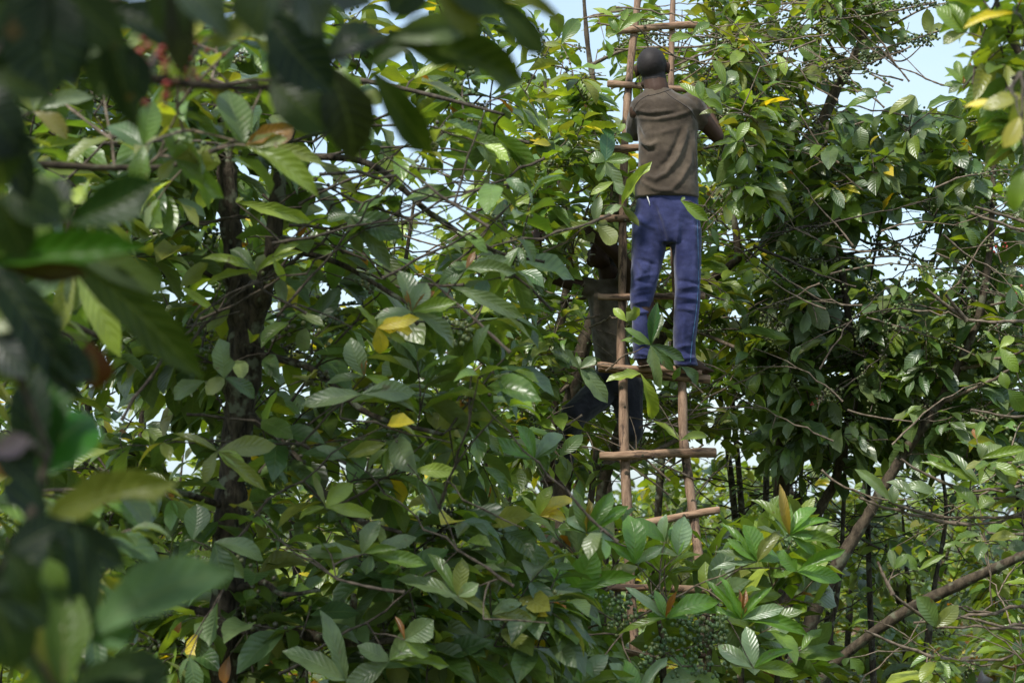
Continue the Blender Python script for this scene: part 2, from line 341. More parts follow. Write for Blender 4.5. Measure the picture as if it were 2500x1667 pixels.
# ------------------------------------------------------------------ a coffee tree
def mat_from(base, dr, nrm, Ln, wid=1.0):
    x = dr.normalized(); z = (nrm - x * nrm.dot(x))
    if z.length < 1e-4: z = x.orthogonal()
    z.normalize(); y = z.cross(x)
    return Matrix(((x.x * Ln, y.x * Ln * wid, z.x * Ln, base.x), (x.y * Ln, y.y * Ln * wid, z.y * Ln, base.y), (x.z * Ln, y.z * Ln * wid, z.z * Ln, base.z), (0, 0, 0, 1)))
TREES = []
class Tree:
    def __init__(s, label, loc, pal, leafL=.19, droop=.4, twig=TWIG, bark=BARK, cap=300, up=0., name='coffee_tree', cat='coffee tree', group='coffee trees of the thicket', berry=.35, gaps=True, berrycol=None):
        s.o = thing(name, label, cat, loc, group); s.pal = pal; s.LL = leafL; s.droop = droop; s.twig = twig; s.bark = bark
        s.cap = cap; s.up = up; s.pool = []; s.leaves = []; s.clusters = []; s.berry = berry; s.gaps = gaps; s.nb = 0; s.bmass = MB(); s.berrycol = berrycol; s.hold = None; s.dull = False; s.tone = 1.32; TREES.append(s)
    def stem(s, pts, name='trunk', sides=12, per=7, bark=None, pool=True, seed=1, knots=True):
        sp = smooth_path([(*P(a, b, d), r) for a, b, d, r in pts], per) if len(pts[0]) == 4 else smooth_path(pts, per)
        rr = random.Random(seed)
        V, F = tube([p[:3] for p in sp], [p[3] * (1 + (rr.uniform(-.1, .14) if knots else 0)) for p in sp], sides, jitter=.06, seed=seed)
        link(name, mesh_np(name, V, F), bark or s.bark, s.o)
        if pool: s.pool += [Vector(p[:3]) for p in sp]
        return sp
    def leaf(s, base, dr, nrm, Ln, col, wid=1., tpl=None, traced=False):
        if not traced:
            c = base + dr.normalized() * Ln * .5; px, py, d = proj(c)
            if d < .5: return
            if s.gaps and killed(px, py, d): return
            if in_front_of_people(px, py, d) or over_stem(px, py, d): return
            if s.hold and s.hold(px, py, d): return
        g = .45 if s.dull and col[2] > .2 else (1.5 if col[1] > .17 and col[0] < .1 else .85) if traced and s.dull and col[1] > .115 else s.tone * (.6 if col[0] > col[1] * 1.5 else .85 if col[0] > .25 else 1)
        s.leaves.append((mat_from(base, dr, nrm, Ln, wid), (col[0] * g, col[1] * g, col[2] * g, 1), R.randrange(15) if tpl is None else tpl, traced))
    def pair(s, p, ax, k, n, Lk, col=None):
        up = Vector((0, 0, 1)); sd = ax.cross(up)
        if sd.length < .2: sd = Vector((1, 0, 0)) if R.random() < .5 else Vector((0, 1, 0))
        sd.normalize()
        if s.up > .3: sd = (Matrix.Rotation(k * 1.57 + R.uniform(-.3, .3), 3, ax) @ sd)
        else: sd = (Matrix.Rotation(R.uniform(-.5, .5), 3, ax) @ sd)
        for sg in (-1, 1):
            if R.random() < .08: continue
            th = math.radians(R.uniform(38, 78) if k else R.uniform(15, 42))
            d = ax * math.cos(th) + sd * sg * math.sin(th) + Vector((0, 0, -s.droop * R.uniform(.1, 1.3) + s.up * .4)) + Vector((R.uniform(-.2, .2), R.uniform(-.2, .2), R.uniform(-.15, .15)))
            nrm = up * .9 + Vector((R.uniform(-.6, .6), R.uniform(-.75, .45), R.uniform(-.2, .3)))
            if s.up > .3: nrm = up * .6 + ax * .7 + Vector((R.uniform(-.4, .4), R.uniform(-.4, .4), 0)) 
            cl = col or pick(s.pal); young = .45 if cl[0] > cl[1] * 1.6 else 1
            s.leaf(p, d if young == 1 else ax + d * .4, nrm, s.LL * Lk * young * R.uniform(.72, 1.22), cl, R.uniform(.88, 1.12))
    def branch(s, a, tip, r0=None, leaves=4, arch=None, berries=None, twig=None, r1=.0017, force=False):
        Ln = (tip - a).length
        if Ln < .03: return
        arch = R.uniform(.02, .22) if arch is None else arch
        c = (a + tip) / 2 + Vector((R.uniform(-.1, .1) * Ln, R.uniform(-.1, .1) * Ln, arch * Ln))
        n = max(3, min(16, int(Ln / .06))); pts = []
        for i in range(n + 1):
            t = i / n; w = Ln * .012 * math.sin(math.pi * t)
            pts.append(a * (1 - t) ** 2 + c * 2 * t * (1 - t) + tip * t * t + Vector((R.gauss(0, w), R.gauss(0, w), R.gauss(0, w))))
        for q in pts:
            px, py, d = proj(q)
            if not force and d < 10.75 and (1495 < px < 1765 and py < 960 or 1430 < px < 1500 and 590 < py < 900): return
        r0 = r0 or .0028 + .0036 * Ln
        rad = []; P2 = []
        for i, p in enumerate(pts):
            r = r0 + (r1 - r0) * (i / n); P2.append(p); rad.append(r * 1.35)
            if i < n: P2.append(p.lerp(pts[i + 1], .35)); rad.append(r * .9)
        V, F = tube(P2, rad, 5, cap=False)
        if s.nb < 300: link('branch', mesh_np('branch', V, F), twig or s.twig, s.o)
        else: s.bmass.add(V, F)
        s.nb += 1
        s.pool += pts[1:max(2, int(n * .65))]
        if leaves:
            ax = (pts[-1] - pts[-2]).normalized()
            if s.up > .3: ax = (ax + Vector((0, 0, s.up))).normalized()
            step = max(1, int(.05 / (Ln / n) + .5))
            for k in range(leaves):
                i = n - k * step
                if i < 1: break
                s.pair(pts[i], ax if k < 1 else (pts[i] - pts[i - 1]).normalized(), k, leaves, (.6 if k == 0 else .85 if k == 1 else 1.))
            bp = s.berry if berries is None else berries
            for i in range(max(1, int(n * .25)), n - 1):
                if R.random() < bp * .5: s.cluster(pts[i], (pts[i + 1] - pts[i]).normalized())
        return pts
    def cluster(s, p, ax, col=None, sc=1., label=None):
        px, py, d = proj(p)
        if in_front_of_people(px, py, d) and col is None: return
        if not (-50 < px < 2550 and -50 < py < 1720): return
        y = Vector((0, 0, 1)).cross(ax); y = y.normalized() if y.length > .1 else Vector((1, 0, 0)); z = ax.cross(y)
        M = Matrix(((ax.x, y.x, z.x, p.x), (ax.y, y.y, z.y, p.y), (ax.z, y.z, z.z, p.z), (0, 0, 0, 1))) @ Matrix.Scale(sc * R.uniform(.8, 1.15), 4)
        s.clusters.append((M @ Matrix.Scale(1.12, 4), col or s.berrycol or R.choice([(.08, .12, .045, 1), (.11, .145, .05, 1), (.09, .12, .045, 1), (.14, .16, .06, 1), (.07, .065, .04, 1)]), label))
    def near(s, t, kmax=1.7):
        best = None; bd = 1e9
        for q in s.pool:
            dd = (q - t).length + max(0, q.z - t.z) * .6
            if dd < bd: bd = dd; best = q
        return best, bd
    def fill(s, poly, n, d0, d1, leaves=(3, 5), maxlen=1.1, **kw):
        xs = [p[0] for p in poly]; ys = [p[1] for p in poly]; T = []
        while len(T) < n:
            x, y = R.uniform(min(xs), max(xs)), R.uniform(min(ys), max(ys))
            if inpoly(x, y, poly):
                if s.gaps and killed(x, y, 0, 10): continue
                T.append(P(x, y, R.uniform(d0, d1)))
        T.sort(key=lambda t: s.near(t)[1])
        for t in T:
            q, bd = s.near(t)
            if bd < .12: q = q + Vector((R.uniform(-.1, .1), R.uniform(-.1, .1), -.15))
            if bd > maxlen:      # a leader first, so that the branch is not a long straw
                mid = q.lerp(t, .55) + Vector((0, 0, R.uniform(-.1, .1))); s.branch(q, mid, r0=.006 + .004 * bd, leaves=0, r1=.004); s.pool.append(mid); q = mid
            s.branch(q, t, leaves=R.randint(*leaves), **kw)
    def twigs(s, poly, n, d0, d1, tw=None, cl=.0):
        """bare arching twigs, some with berries"""
        xs = [p[0] for p in poly]; ys = [p[1] for p in poly]; k = 0
        while k < n:
            x, y = R.uniform(min(xs), max(xs)), R.uniform(min(ys), max(ys))
            if not inpoly(x, y, poly): continue
            k += 1; t = P(x, y, R.uniform(d0, d1)); q, bd = s.near(t)
            if 1500 < x < 1750 and y < 1240 and d0 < 11: continue
            if bd < .35 or bd > 1.6: a = R.uniform(-.5, .9); q = t + Vector((R.choice([-1, 1]) * math.cos(a), R.uniform(-.2, .2), -math.sin(a))) * R.uniform(.4, .8)
            pts = s.branch(q, t, leaves=R.choice([0, 0, 0, 1, 2]), berries=0, arch=R.uniform(-.25, .25), twig=tw, r0=.0055)
            if pts:
                for w in range(R.choice([0, 1, 2])):
                    a = pts[R.randrange(1, len(pts) - 1)]; s.branch(a, a + ((t - q).normalized() + Vector((R.uniform(-.9, .9), R.uniform(-.5, .5), R.uniform(-.9, .7)))) * R.uniform(.08, .25), leaves=R.choice([0, 1, 1]), berries=0, twig=tw, r0=.003)
            if pts and R.random() < cl:
                for j in range(R.randint(2, 5)):
                    i = R.randrange(1, len(pts) - 1); s.cluster(pts[i], (pts[i + 1] - pts[i]).normalized())
    def rosette(s, cx, cy, d, tips, col=None, frm=None, join=True, wid=1.):
        """leaves drawn one by one from the photograph round the shoot tip (cx, cy)"""
        c = P(cx, cy, d)
        if join:
            q = P(*frm) if frm else s.near(c)[0]
            if q is not None: s.branch(q, c, leaves=0, berries=0, arch=.08, twig=s.twig, force=True)
        for tp in tips:
            tx, ty, w = tp[:3]; cl = tp[3] if len(tp) > 3 and tp[3] else col or pick(s.pal)[:3]; face = tp[4] if len(tp) > 4 else 1
            Ln2 = math.hypot(tx - cx, ty - cy) / FPX * d
            t = P(tx, ty, d + R.uniform(-.35, .25) * Ln2); dr = t - c; Ln = dr.length
            wid = (w / FPX * d) / (Ln * .43)
            view = (c - Vector((0, 0, CAM_H))).normalized()
            nrm = -view * face * .8 + Vector((R.uniform(-.3, .3), 0, .45 if face > 0 else .2))
            k = R.uniform(.85, 1.15)
            s.leaf(c, dr, nrm, Ln * 1.06, (cl[0] * k, cl[1] * k, cl[2] * k, 1), min(1.6, max(.45, wid)) * 1.05, tpl=R.randrange(12), traced=True)
    def finish(s):
        if s.bmass.n: link('branches', s.bmass.mesh('branches'), s.twig, s.o, kind='stuff')
        sc = []
        for M, col, k, tr in s.leaves:
            px, py, d = proj(M.translation); vis = -60 < px < 2560 and -60 < py < 1730
            sc.append((M.col[0].length / d * (3 if tr else 1) if vis else 0))
        order = sorted(range(len(sc)), key=lambda i: -sc[i]); ind = [i for i in order[:s.cap] if sc[i] > 0]; rest = [i for i in order if i not in set(ind)]
        inv = Matrix.Translation(-Vector(s.o.location))
        for i in ind:
            M, col, k, tr = s.leaves[i]; o = bpy.data.objects.new('leaf', TPL[k][2]); COL.objects.link(o)
            o.parent = s.o; o.matrix_parent_inverse = inv; o.matrix_basis = M; o.color = col
            if col[0] > .35 and col[1] > .25: o['label'] = 'yellow leaf'
            elif col[0] > col[1] * 1.5: o['label'] = 'young orange brown leaf'
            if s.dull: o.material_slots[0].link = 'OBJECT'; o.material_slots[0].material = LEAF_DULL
        if rest: leaf_mass('leaves', [s.leaves[i] for i in rest], s.o)
        for M, col, lab in s.clusters[:300]:
            o = bpy.data.objects.new('berry_cluster', R.choice(CLUS)); COL.objects.link(o)
            o.parent = s.o; o.matrix_parent_inverse = inv; o.matrix_basis = M; o.color = col
            if lab: o['label'] = lab
def leaf_mass(name, recs, parent, lo=True):
    V = []; F = []; U = []; C = []; n = 0
    by = {}
    for r in recs: by.setdefault(r[2], []).append(r)
    for k, rs in by.items():
        v, f, uv = TPL[k][1 if lo else 0]
        A = np.array([np.array(r[0]) for r in rs], np.float32)
        vv = np.einsum('kij,nj->kni', A[:, :3, :3], v) + A[:, None, :3, 3]
        V.append(vv.reshape(-1, 3)); m = len(rs)
        F.append((f[None] + (np.arange(m) * len(v))[:, None, None] + n).reshape(-1, 4)); n += m * len(v)
        U.append(np.tile(uv[f.ravel()], (m, 1))); C.append(np.repeat(np.array([r[1] for r in rs], np.float32), len(v), 0))
    me = mesh_np(name, np.vstack(V), np.vstack(F)); uvl = me.uv_layers.new(name='UVMap'); uvl.data.foreach_set('uv', np.vstack(U).astype(np.float32).ravel())
    a = me.color_attributes.new('leafcol', 'FLOAT_COLOR', 'POINT'); a.data.foreach_set('color', np.vstack(C).ravel())
    return link(name, me, LEAFM, parent, kind='stuff')

# ------------------------------------------------------------------ ladder
def lad_d(y): return 10.52 + (908 - y) / 908 * .62
def ladder():
    o = thing('ladder', 'tall crooked ladder of round wooden poles leaning into the coffee trees', 'ladder', P(1640, 1700, lad_d(1750)))
    def rail(pts, seed):
        sp = smooth_path([(*P(x, y, lad_d(y)), w / FPX * lad_d(y) / 2) for x, y, w in pts], 7); rr = random.Random(seed)
        rad = [p[3] * (1 + .05 * math.sin(i * .9 + seed) + rr.uniform(-.03, .05)) for i, p in enumerate(sp)]
        V, F = tube([p[:3] for p in sp], rad, 14, jitter=.025, seed=seed); ra = link('rail', mesh_np('rail', V, F), WOOD_V, o)
        for q in range(11):
            i = rr.randrange(4, len(sp) - 4); c = Vector(sp[i][:3]); r = rad[i]; dr = Vector((rr.uniform(-.9, .9), -1, rr.uniform(-.3, .3))).normalized(); w = rr.uniform(.25, .5)
            V, F = tube([c, c + dr * r * 1.04, c + dr * r * 1.10], [r * w * 1.2, r * w, r * w * .6], 8); link('knot', mesh_np('knot', V, F), BARK_DARK, ra)
    rail([(1566, -120, 15), (1557, 0, 17), (1541, 143, 18), (1529, 287, 19), (1521, 478, 19), (1520, 646, 20), (1516, 874, 21), (1521, 931, 22), (1524, 1096, 24), (1531, 1236, 24), (1538, 1410, 24), (1544, 1516, 24), (1550, 1600, 24), (1562, 1850, 25), (1570, 2120, 26)], 3)
    rail([(1650, -120, 12), (1643, 0, 13), (1639, 153, 15), (1638, 300, 16), (1641, 500, 17), (1650, 700, 19), (1665, 934, 22), (1668, 1060, 23), (1676, 1131, 23), (1690, 1236, 23), (1703, 1335, 23), (1710, 1396, 23), (1722, 1503, 24), (1731, 1649, 26), (1745, 1850, 26), (1760, 2120, 27)], 5)
    for k, (x0, y0, x1, y1, w) in enumerate([(1500, 76, 1701, 61, 17), (1485, 207, 1686, 217, 16), (1497, 363, 1690, 360, 18), (1452, 533, 1690, 536, 17), (1462, 723, 1719, 725, 17),
                               (1464, 897, 1731, 925, 24), (1466, 1110, 1746, 1107, 22), (1500, 1285, 1755, 1247, 19), (1485, 1436, 1772, 1437, 18), (1496, 1588, 1754, 1602, 18), (1500, 1760, 1775, 1752, 20), (1505, 1930, 1790, 1925, 20)]):
        rr = random.Random(k + 20); n = 18; pts = []; rad = []; off = .045
        d = lad_d((y0 + y1) / 2) - off; ph = rr.uniform(0, 6)
        A, B = P(x0, y0, d + rr.uniform(-.02, .02)), P(x1, y1, d + rr.uniform(-.02, .02)); r = w / FPX * d / 2
        for i in range(n + 1):
            t = i / n; pts.append(A.lerp(B, t) + Vector((0, .004 * math.sin(t * 5 + ph), .006 * math.sin(t * 4 + ph) + rr.uniform(-.0015, .0015))))
            rad.append(r * (1.08 - .16 * t if k % 2 else .95 + .1 * t) * (1 + .05 * math.sin(t * 11 + ph) + rr.uniform(-.03, .03)))
        e = (B - A).normalized() * .006
        pts = [pts[0] - e] + pts + [pts[-1] + e]; rad = [rad[0] * .8] + rad + [rad[-1] * .8]
        V, F = tube(pts, rad, 14, jitter=.03, seed=k); ru = link('rung', mesh_np('rung', V, F), WOOD_H, o)
        # short stubs where side shoots were cut off
        for q in range(2):
            t = rr.uniform(.2, .8); c = A.lerp(B, t); dr = Vector((rr.uniform(-.3, .3), -.6, rr.uniform(-.8, .8))).normalized()
            V, F = tube([c, c + dr * r * 1.12, c + dr * r * 1.2], [.011, .0085, .006], 8); link('knot', mesh_np('knot', V, F), BARK, ru)
    # the split half pole laid on the sixth rung
    pts = [P(1458 + 255 * t, 889 + 22 * t + 4 * math.sin(t * 6), lad_d(900) - .10) for t in [i / 14 for i in range(15)]]
    V, F = tube(pts, [.013 + .006 * math.sin(math.pi * i / 14) for i in range(15)], 10, jitter=.08, seed=9); link('foot_pole', mesh_np('foot_pole', V, F), WOOD_H, o)
ladder()

# ------------------------------------------------------------------ people
def ell(mb, c, r, rot=None, n=14):
    V = []; F = []; c = Vector(c)
    for i in range(n + 1):
        th = math.pi * i / n
        for k in range(n * 2):
            a = math.pi * k / n; v = Vector((r[0] * math.sin(th) * math.cos(a), r[1] * math.sin(th) * math.sin(a), r[2] * math.cos(th)))
            V.append(c + (rot @ v if rot else v))
    m = n * 2
    for i in range(n):
        for k in range(m): F.append((i * m + k, (i + 1) * m + k, (i + 1) * m + (k + 1) % m, i * m + (k + 1) % m))
    mb.add(V, F)
def cap(mb, p0, r0, p1, r1, s=12):
    p0, p1 = Vector(p0), Vector(p1); a = (p1 - p0).normalized(); pts = []; rad = []
    for k in range(5): t = math.pi / 2 * (k / 4); pts.append(p0 - a * r0 * math.cos(t)); rad.append(max(.0004, r0 * math.sin(t)))
    for k in range(5): t = math.pi / 2 * (k / 4); pts.append(p1 + a * r1 * math.sin(t)); rad.append(max(.0004, r1 * math.cos(t)))
    mb.add(*tube(pts, rad, s))
def limb(mb, chain):
    for (a, ra), (b, rb) in zip(chain, chain[1:]): cap(mb, a, ra, b, rb)
def remesh(mb, vox, smooth=3, fac=.5):
    me = mb.mesh('tmp'); o = bpy.data.objects.new('tmp', me); COL.objects.link(o)
    m = o.modifiers.new('r', 'REMESH'); m.mode = 'VOXEL'; m.voxel_size = vox; m.use_smooth_shade = True
    if smooth: m2 = o.modifiers.new('s', 'SMOOTH'); m2.iterations = smooth; m2.factor = fac
    dg = bpy.context.evaluated_depsgraph_get(); out = bpy.data.meshes.new_from_object(o.evaluated_get(dg))
    bpy.data.objects.remove(o); bpy.data.meshes.remove(me)
    out.polygons.foreach_set('use_smooth', [True] * len(out.polygons)); return out
def hand(mb, w, dr, nrm, sgn, curl=.5, s=1.):
    """palm + four fingers + thumb; dr along the hand, nrm out of the back of the hand, sgn side of the thumb"""
    x = dr.normalized(); z = (nrm - x * nrm.dot(x)).normalized(); y = z.cross(x) * sgn
    for k, o in enumerate((-.028, -.010, .010, .028)): cap(mb, w + x * .01 * s + y * o * .6 * s, .014 * s, w + x * .085 * s + y * o * s, .0115 * s)
    for o, l in ((-.031, .062), (-.0105, .074), (.0105, .078), (.031, .070)):
        p = w + x * .088 * s + y * o * s * 1.05; an = 0; r = .0088 * s
        for j, f in enumerate((.45, .32, .23)):
            an += curl * (1. if j == 0 else 1.15); q = p + (x * math.cos(an) - z * math.sin(an)) * l * f * s * 1.15; cap(mb, p, r, q, r * .9, 8); p = q; r *= .9
    p = w + x * .022 * s + y * .028 * s; q = p + (x * .6 + y * .8).normalized() * .042 * s - z * .008; cap(mb, p, .0125 * s, q, .0105 * s)
    q2 = q + (x * .95 + y * .1 - z * curl * .5).normalized() * .034 * s; cap(mb, q, .0105 * s, q2, .009 * s)
def head(mb, M, s=1.):
    R3 = M.to_3x3()
    def e(c, r, rx=0): ell(mb, M @ (Vector(c) * s), [q * s for q in r], R3 @ Matrix.Rotation(rx, 3, 'X'))
    e((0, -.012, .022), (.077, .098, .088)); e((0, .032, -.045), (.060, .062, .068)); e((0, .068, -.098), (.027, .022, .020))
    e((0, .078, .016), (.050, .018, .012)); e((0, .06, .03), (.06, .035, .035))
    for q in (-1, 1):
        e((q * .042, .058, -.036), (.022, .024, .022)); e((q * .013, .098, -.044), (.0095, .011, .008)); e((q * .084, -.006, -.006), (.011, .019, .033), .15)
        e((q * .090, -.014, .004), (.008, .012, .022), .15); e((q * .05, .02, -.075), (.018, .04, .022))
    cap(mb, M @ (Vector((0, .086, .006)) * s), .0085 * s, M @ (Vector((0, .108, -.036)) * s), .0125 * s)
    e((0, .090, -.066), (.027, .012, .0075)); e((0, .088, -.086), (.024, .012, .009))
def skin_material(c, name):
    m, t = mat(name); L = t.links.new; tcn = N(t, 'ShaderNodeTexCoord'); nz = N(t, 'ShaderNodeTexNoise'); setin(nz, Scale=24.0, Detail=6.0); L(tcn.outputs['Object'], nz.inputs['Vector'])
    cr = N(t, 'ShaderNodeValToRGB'); cr.color_ramp.elements[0].color = (*[q * .75 for q in c], 1); cr.color_ramp.elements[1].color = (*[q * 1.3 for q in c], 1); L(nz.outputs[0], cr.inputs[0])
    b = N(t, 'ShaderNodeBump'); setin(b, Strength=.25, Distance=.002); n2 = N(t, 'ShaderNodeTexNoise'); setin(n2, Scale=220.0, Detail=2.0); L(tcn.outputs['Object'], n2.inputs['Vector']); L(n2.outputs[0], b.inputs['Height'])
    pr = N(t, 'ShaderNodeBsdfPrincipled'); L(cr.outputs[0], pr.inputs['Base Color']); L(b.outputs[0], pr.inputs['Normal']); pr.inputs['Roughness'].default_value = .62; pr.inputs['Specular IOR Level'].default_value = .22
    o = N(t, 'ShaderNodeOutputMaterial'); L(pr.outputs[0], o.inputs[0]); return m
def cloth_material(name, c1, c2, nscale=5., weave=500., fade=None, rough=.9, sheen=.25):
    m, t = mat(name); L = t.links.new; tcn = N(t, 'ShaderNodeTexCoord'); nz = N(t, 'ShaderNodeTexNoise'); setin(nz, Scale=nscale, Detail=6.0, Roughness=.6); L(tcn.outputs['Object'], nz.inputs['Vector'])
    cr = N(t, 'ShaderNodeValToRGB'); cr.color_ramp.elements[0].position = .40; cr.color_ramp.elements[0].color = (*c1, 1); cr.color_ramp.elements[1].position = .62; cr.color_ramp.elements[1].color = (*c2, 1); L(nz.outputs[0], cr.inputs[0])
    n4 = N(t, 'ShaderNodeTexNoise'); setin(n4, Scale=17.0, Detail=7.0, Roughness=.7); L(tcn.outputs['Object'], n4.inputs['Vector'])
    m4 = N(t, 'ShaderNodeMapRange'); m4.inputs['From Min'].default_value = .35; m4.inputs['From Max'].default_value = .7; m4.inputs['To Min'].default_value = .78; m4.inputs['To Max'].default_value = 1.25; L(n4.outputs[0], m4.inputs['Value'])
    hs = N(t, 'ShaderNodeHueSaturation'); L(cr.outputs[0], hs.inputs['Color']); L(m4.outputs[0], hs.inputs['Value'])
    b = N(t, 'ShaderNodeBump'); setin(b, Strength=.45, Distance=.005); n2 = N(t, 'ShaderNodeTexNoise'); setin(n2, Scale=70.0, Detail=8.0, Roughness=.7); L(tcn.outputs['Object'], n2.inputs['Vector']); L(n2.outputs[0], b.inputs['Height'])
    pr = N(t, 'ShaderNodeBsdfPrincipled'); L(hs.outputs[0], pr.inputs['Base Color']); L(b.outputs[0], pr.inputs['Normal']); pr.inputs['Roughness'].default_value = rough
    pr.inputs['Sheen Weight'].default_value = sheen; pr.inputs['Specular IOR Level'].default_value = .2
    o = N(t, 'ShaderNodeOutputMaterial'); L(pr.outputs[0], o.inputs[0]); return m
SKIN = skin_material((.062, .034, .023), 'dark_skin')
HAIR = skin_material((.026, .021, .020), 'cropped_hair')
SHIRT = cloth_material('washed_brown_cotton', (.054, .039, .027), (.104, .078, .054))
NAVY = cloth_material('faded_navy_cotton', (.022, .027, .092), (.050, .057, .155), 6.)
KHAKI = cloth_material('dusty_khaki_cotton', (.085, .065, .048), (.15, .12, .09), 6.)
BLACKP = cloth_material('dark_grey_cloth', (.014, .014, .020), (.035, .034, .046), 6.)
PIPE = cloth_material('pale_blue_piping', (.04, .12, .24), (.07, .18, .32)); WHITE = cloth_material('white_cotton', (.5, .5, .5), (.7, .7, .7))
SEAM = cloth_material('shirt_seam_thread', (.025, .018, .014), (.045, .034, .026)); TEETH = cloth_material('teeth', (.5, .46, .38), (.6, .56, .48), rough=.3, sheen=0)

def loft(mb, rings, n=32, e=2.3):
    """rings: (px, py, d, halfwidth px, half depth m)"""
    sp = smooth_path([(*P(x, y, d), w / FPX * d, hd) for x, y, d, w, hd in rings], 5); V = []; F = []
    for p in sp:
        for k in range(n):
            a = 2 * math.pi * k / n; c, s = math.cos(a), math.sin(a); c = math.copysign(abs(c) ** (2 / e), c); s = math.copysign(abs(s) ** (2 / e), s)
            V.append(Vector((p[0] + p[3] * c, p[1] + p[4] * s, p[2])))
    for i in range(len(sp) - 1):
        for k in range(n): F.append((i * n + k, (i + 1) * n + k, (i + 1) * n + (k + 1) % n, i * n + (k + 1) % n))
    F.append(tuple(range(n))); F.append(tuple((len(sp) - 1) * n + k for k in range(n))[::-1]); mb.add(V, F)
def folds(me, lines, amp=.004, ns=9., d0=10.4, seed=0):
    """raise real folds on the cloth: lines = (points px, width px, height m)"""
    n = len(me.vertices); co = np.empty(n * 3, np.float32); me.vertices.foreach_get('co', co); co = co.reshape(-1, 3)
    no = np.array([v.normal[:] for v in me.vertices]); y = co[:, 1]; z = co[:, 2] - CAM_H; dd = y * CP + z * SP
    px = 1250 + FPX * co[:, 0] / dd; py = 833.5 - FPX * (-y * SP + z * CP) / dd
    f = np.clip(-no[:, 1] * 1.6, 0, 1); h = np.zeros(n)
    for pts, w, ht in lines:
        best = np.full(n, 1e9); tt = np.zeros(n); m = len(pts) - 1
        for i in range(m):
            a = np.array(pts[i], float); b = np.array(pts[i + 1], float); ab = b - a
            t = np.clip(((px - a[0]) * ab[0] + (py - a[1]) * ab[1]) / (ab @ ab), 0, 1)
            d = np.hypot(px - a[0] - ab[0] * t, py - a[1] - ab[1] * t); k = d < best; best[k] = d[k]; tt[k] = (i + t[k]) / m
        h += 1.5 * ht * np.exp(-(best / w) ** 2) * np.sin(np.pi * np.clip(tt * .94 + .03, 0, 1)) ** .6 * f
    for i in range(n):
        c = co[i]; v = Vector((c[0] * ns, c[1] * ns, c[2] * ns * .8 + seed)); h[i] += amp * noise.noise(v) + amp * .6 * noise.noise(v * 2.6) + amp * .45 * noise.noise(Vector((v.x * 5 + v.z * 2, v.y * 4, v.z * 7))) - amp * .7 * abs(noise.noise(Vector((v.x * 2.2 + v.z, v.y * 2, v.z * 3.1 + 7))))
    co += no * h[:, None]; me.vertices.foreach_set('co', co.ravel()); me.update()

def hair_cap(o, HM, s):
    """close-cropped hair: the scalp part of the head, lifted a little and fading out at the hairline"""
    src = [c for c in o.children if c.name.startswith('body')][0].data; bm = bmesh.new(); bm.from_mesh(src); inv = HM.inverted()
    def hl(co):
        c = (inv @ co) / s; line = -.062 if c.y < .0 else -.062 + min(1, c.y / .05) * .115
        if abs(c.x) > .079 and -.03 < c.y < .02 and c.z < .03: return -1
        return min((c.z - line) / .012, (.11 - c.length) / .004 if c.z < -.02 else 9)
    bmesh.ops.delete(bm, geom=[v for v in bm.verts if hl(v.co) < 0 or (inv @ v.co).length > .135], context='VERTS')
    for v in bm.verts: v.co += v.normal * (.0018 * min(1, max(.1, hl(v.co))) + .0014 * noise.noise(v.co * 170))
    me = bpy.data.meshes.new('hair'); bm.to_mesh(me); bm.free(); link('hair', me, HAIR, o)

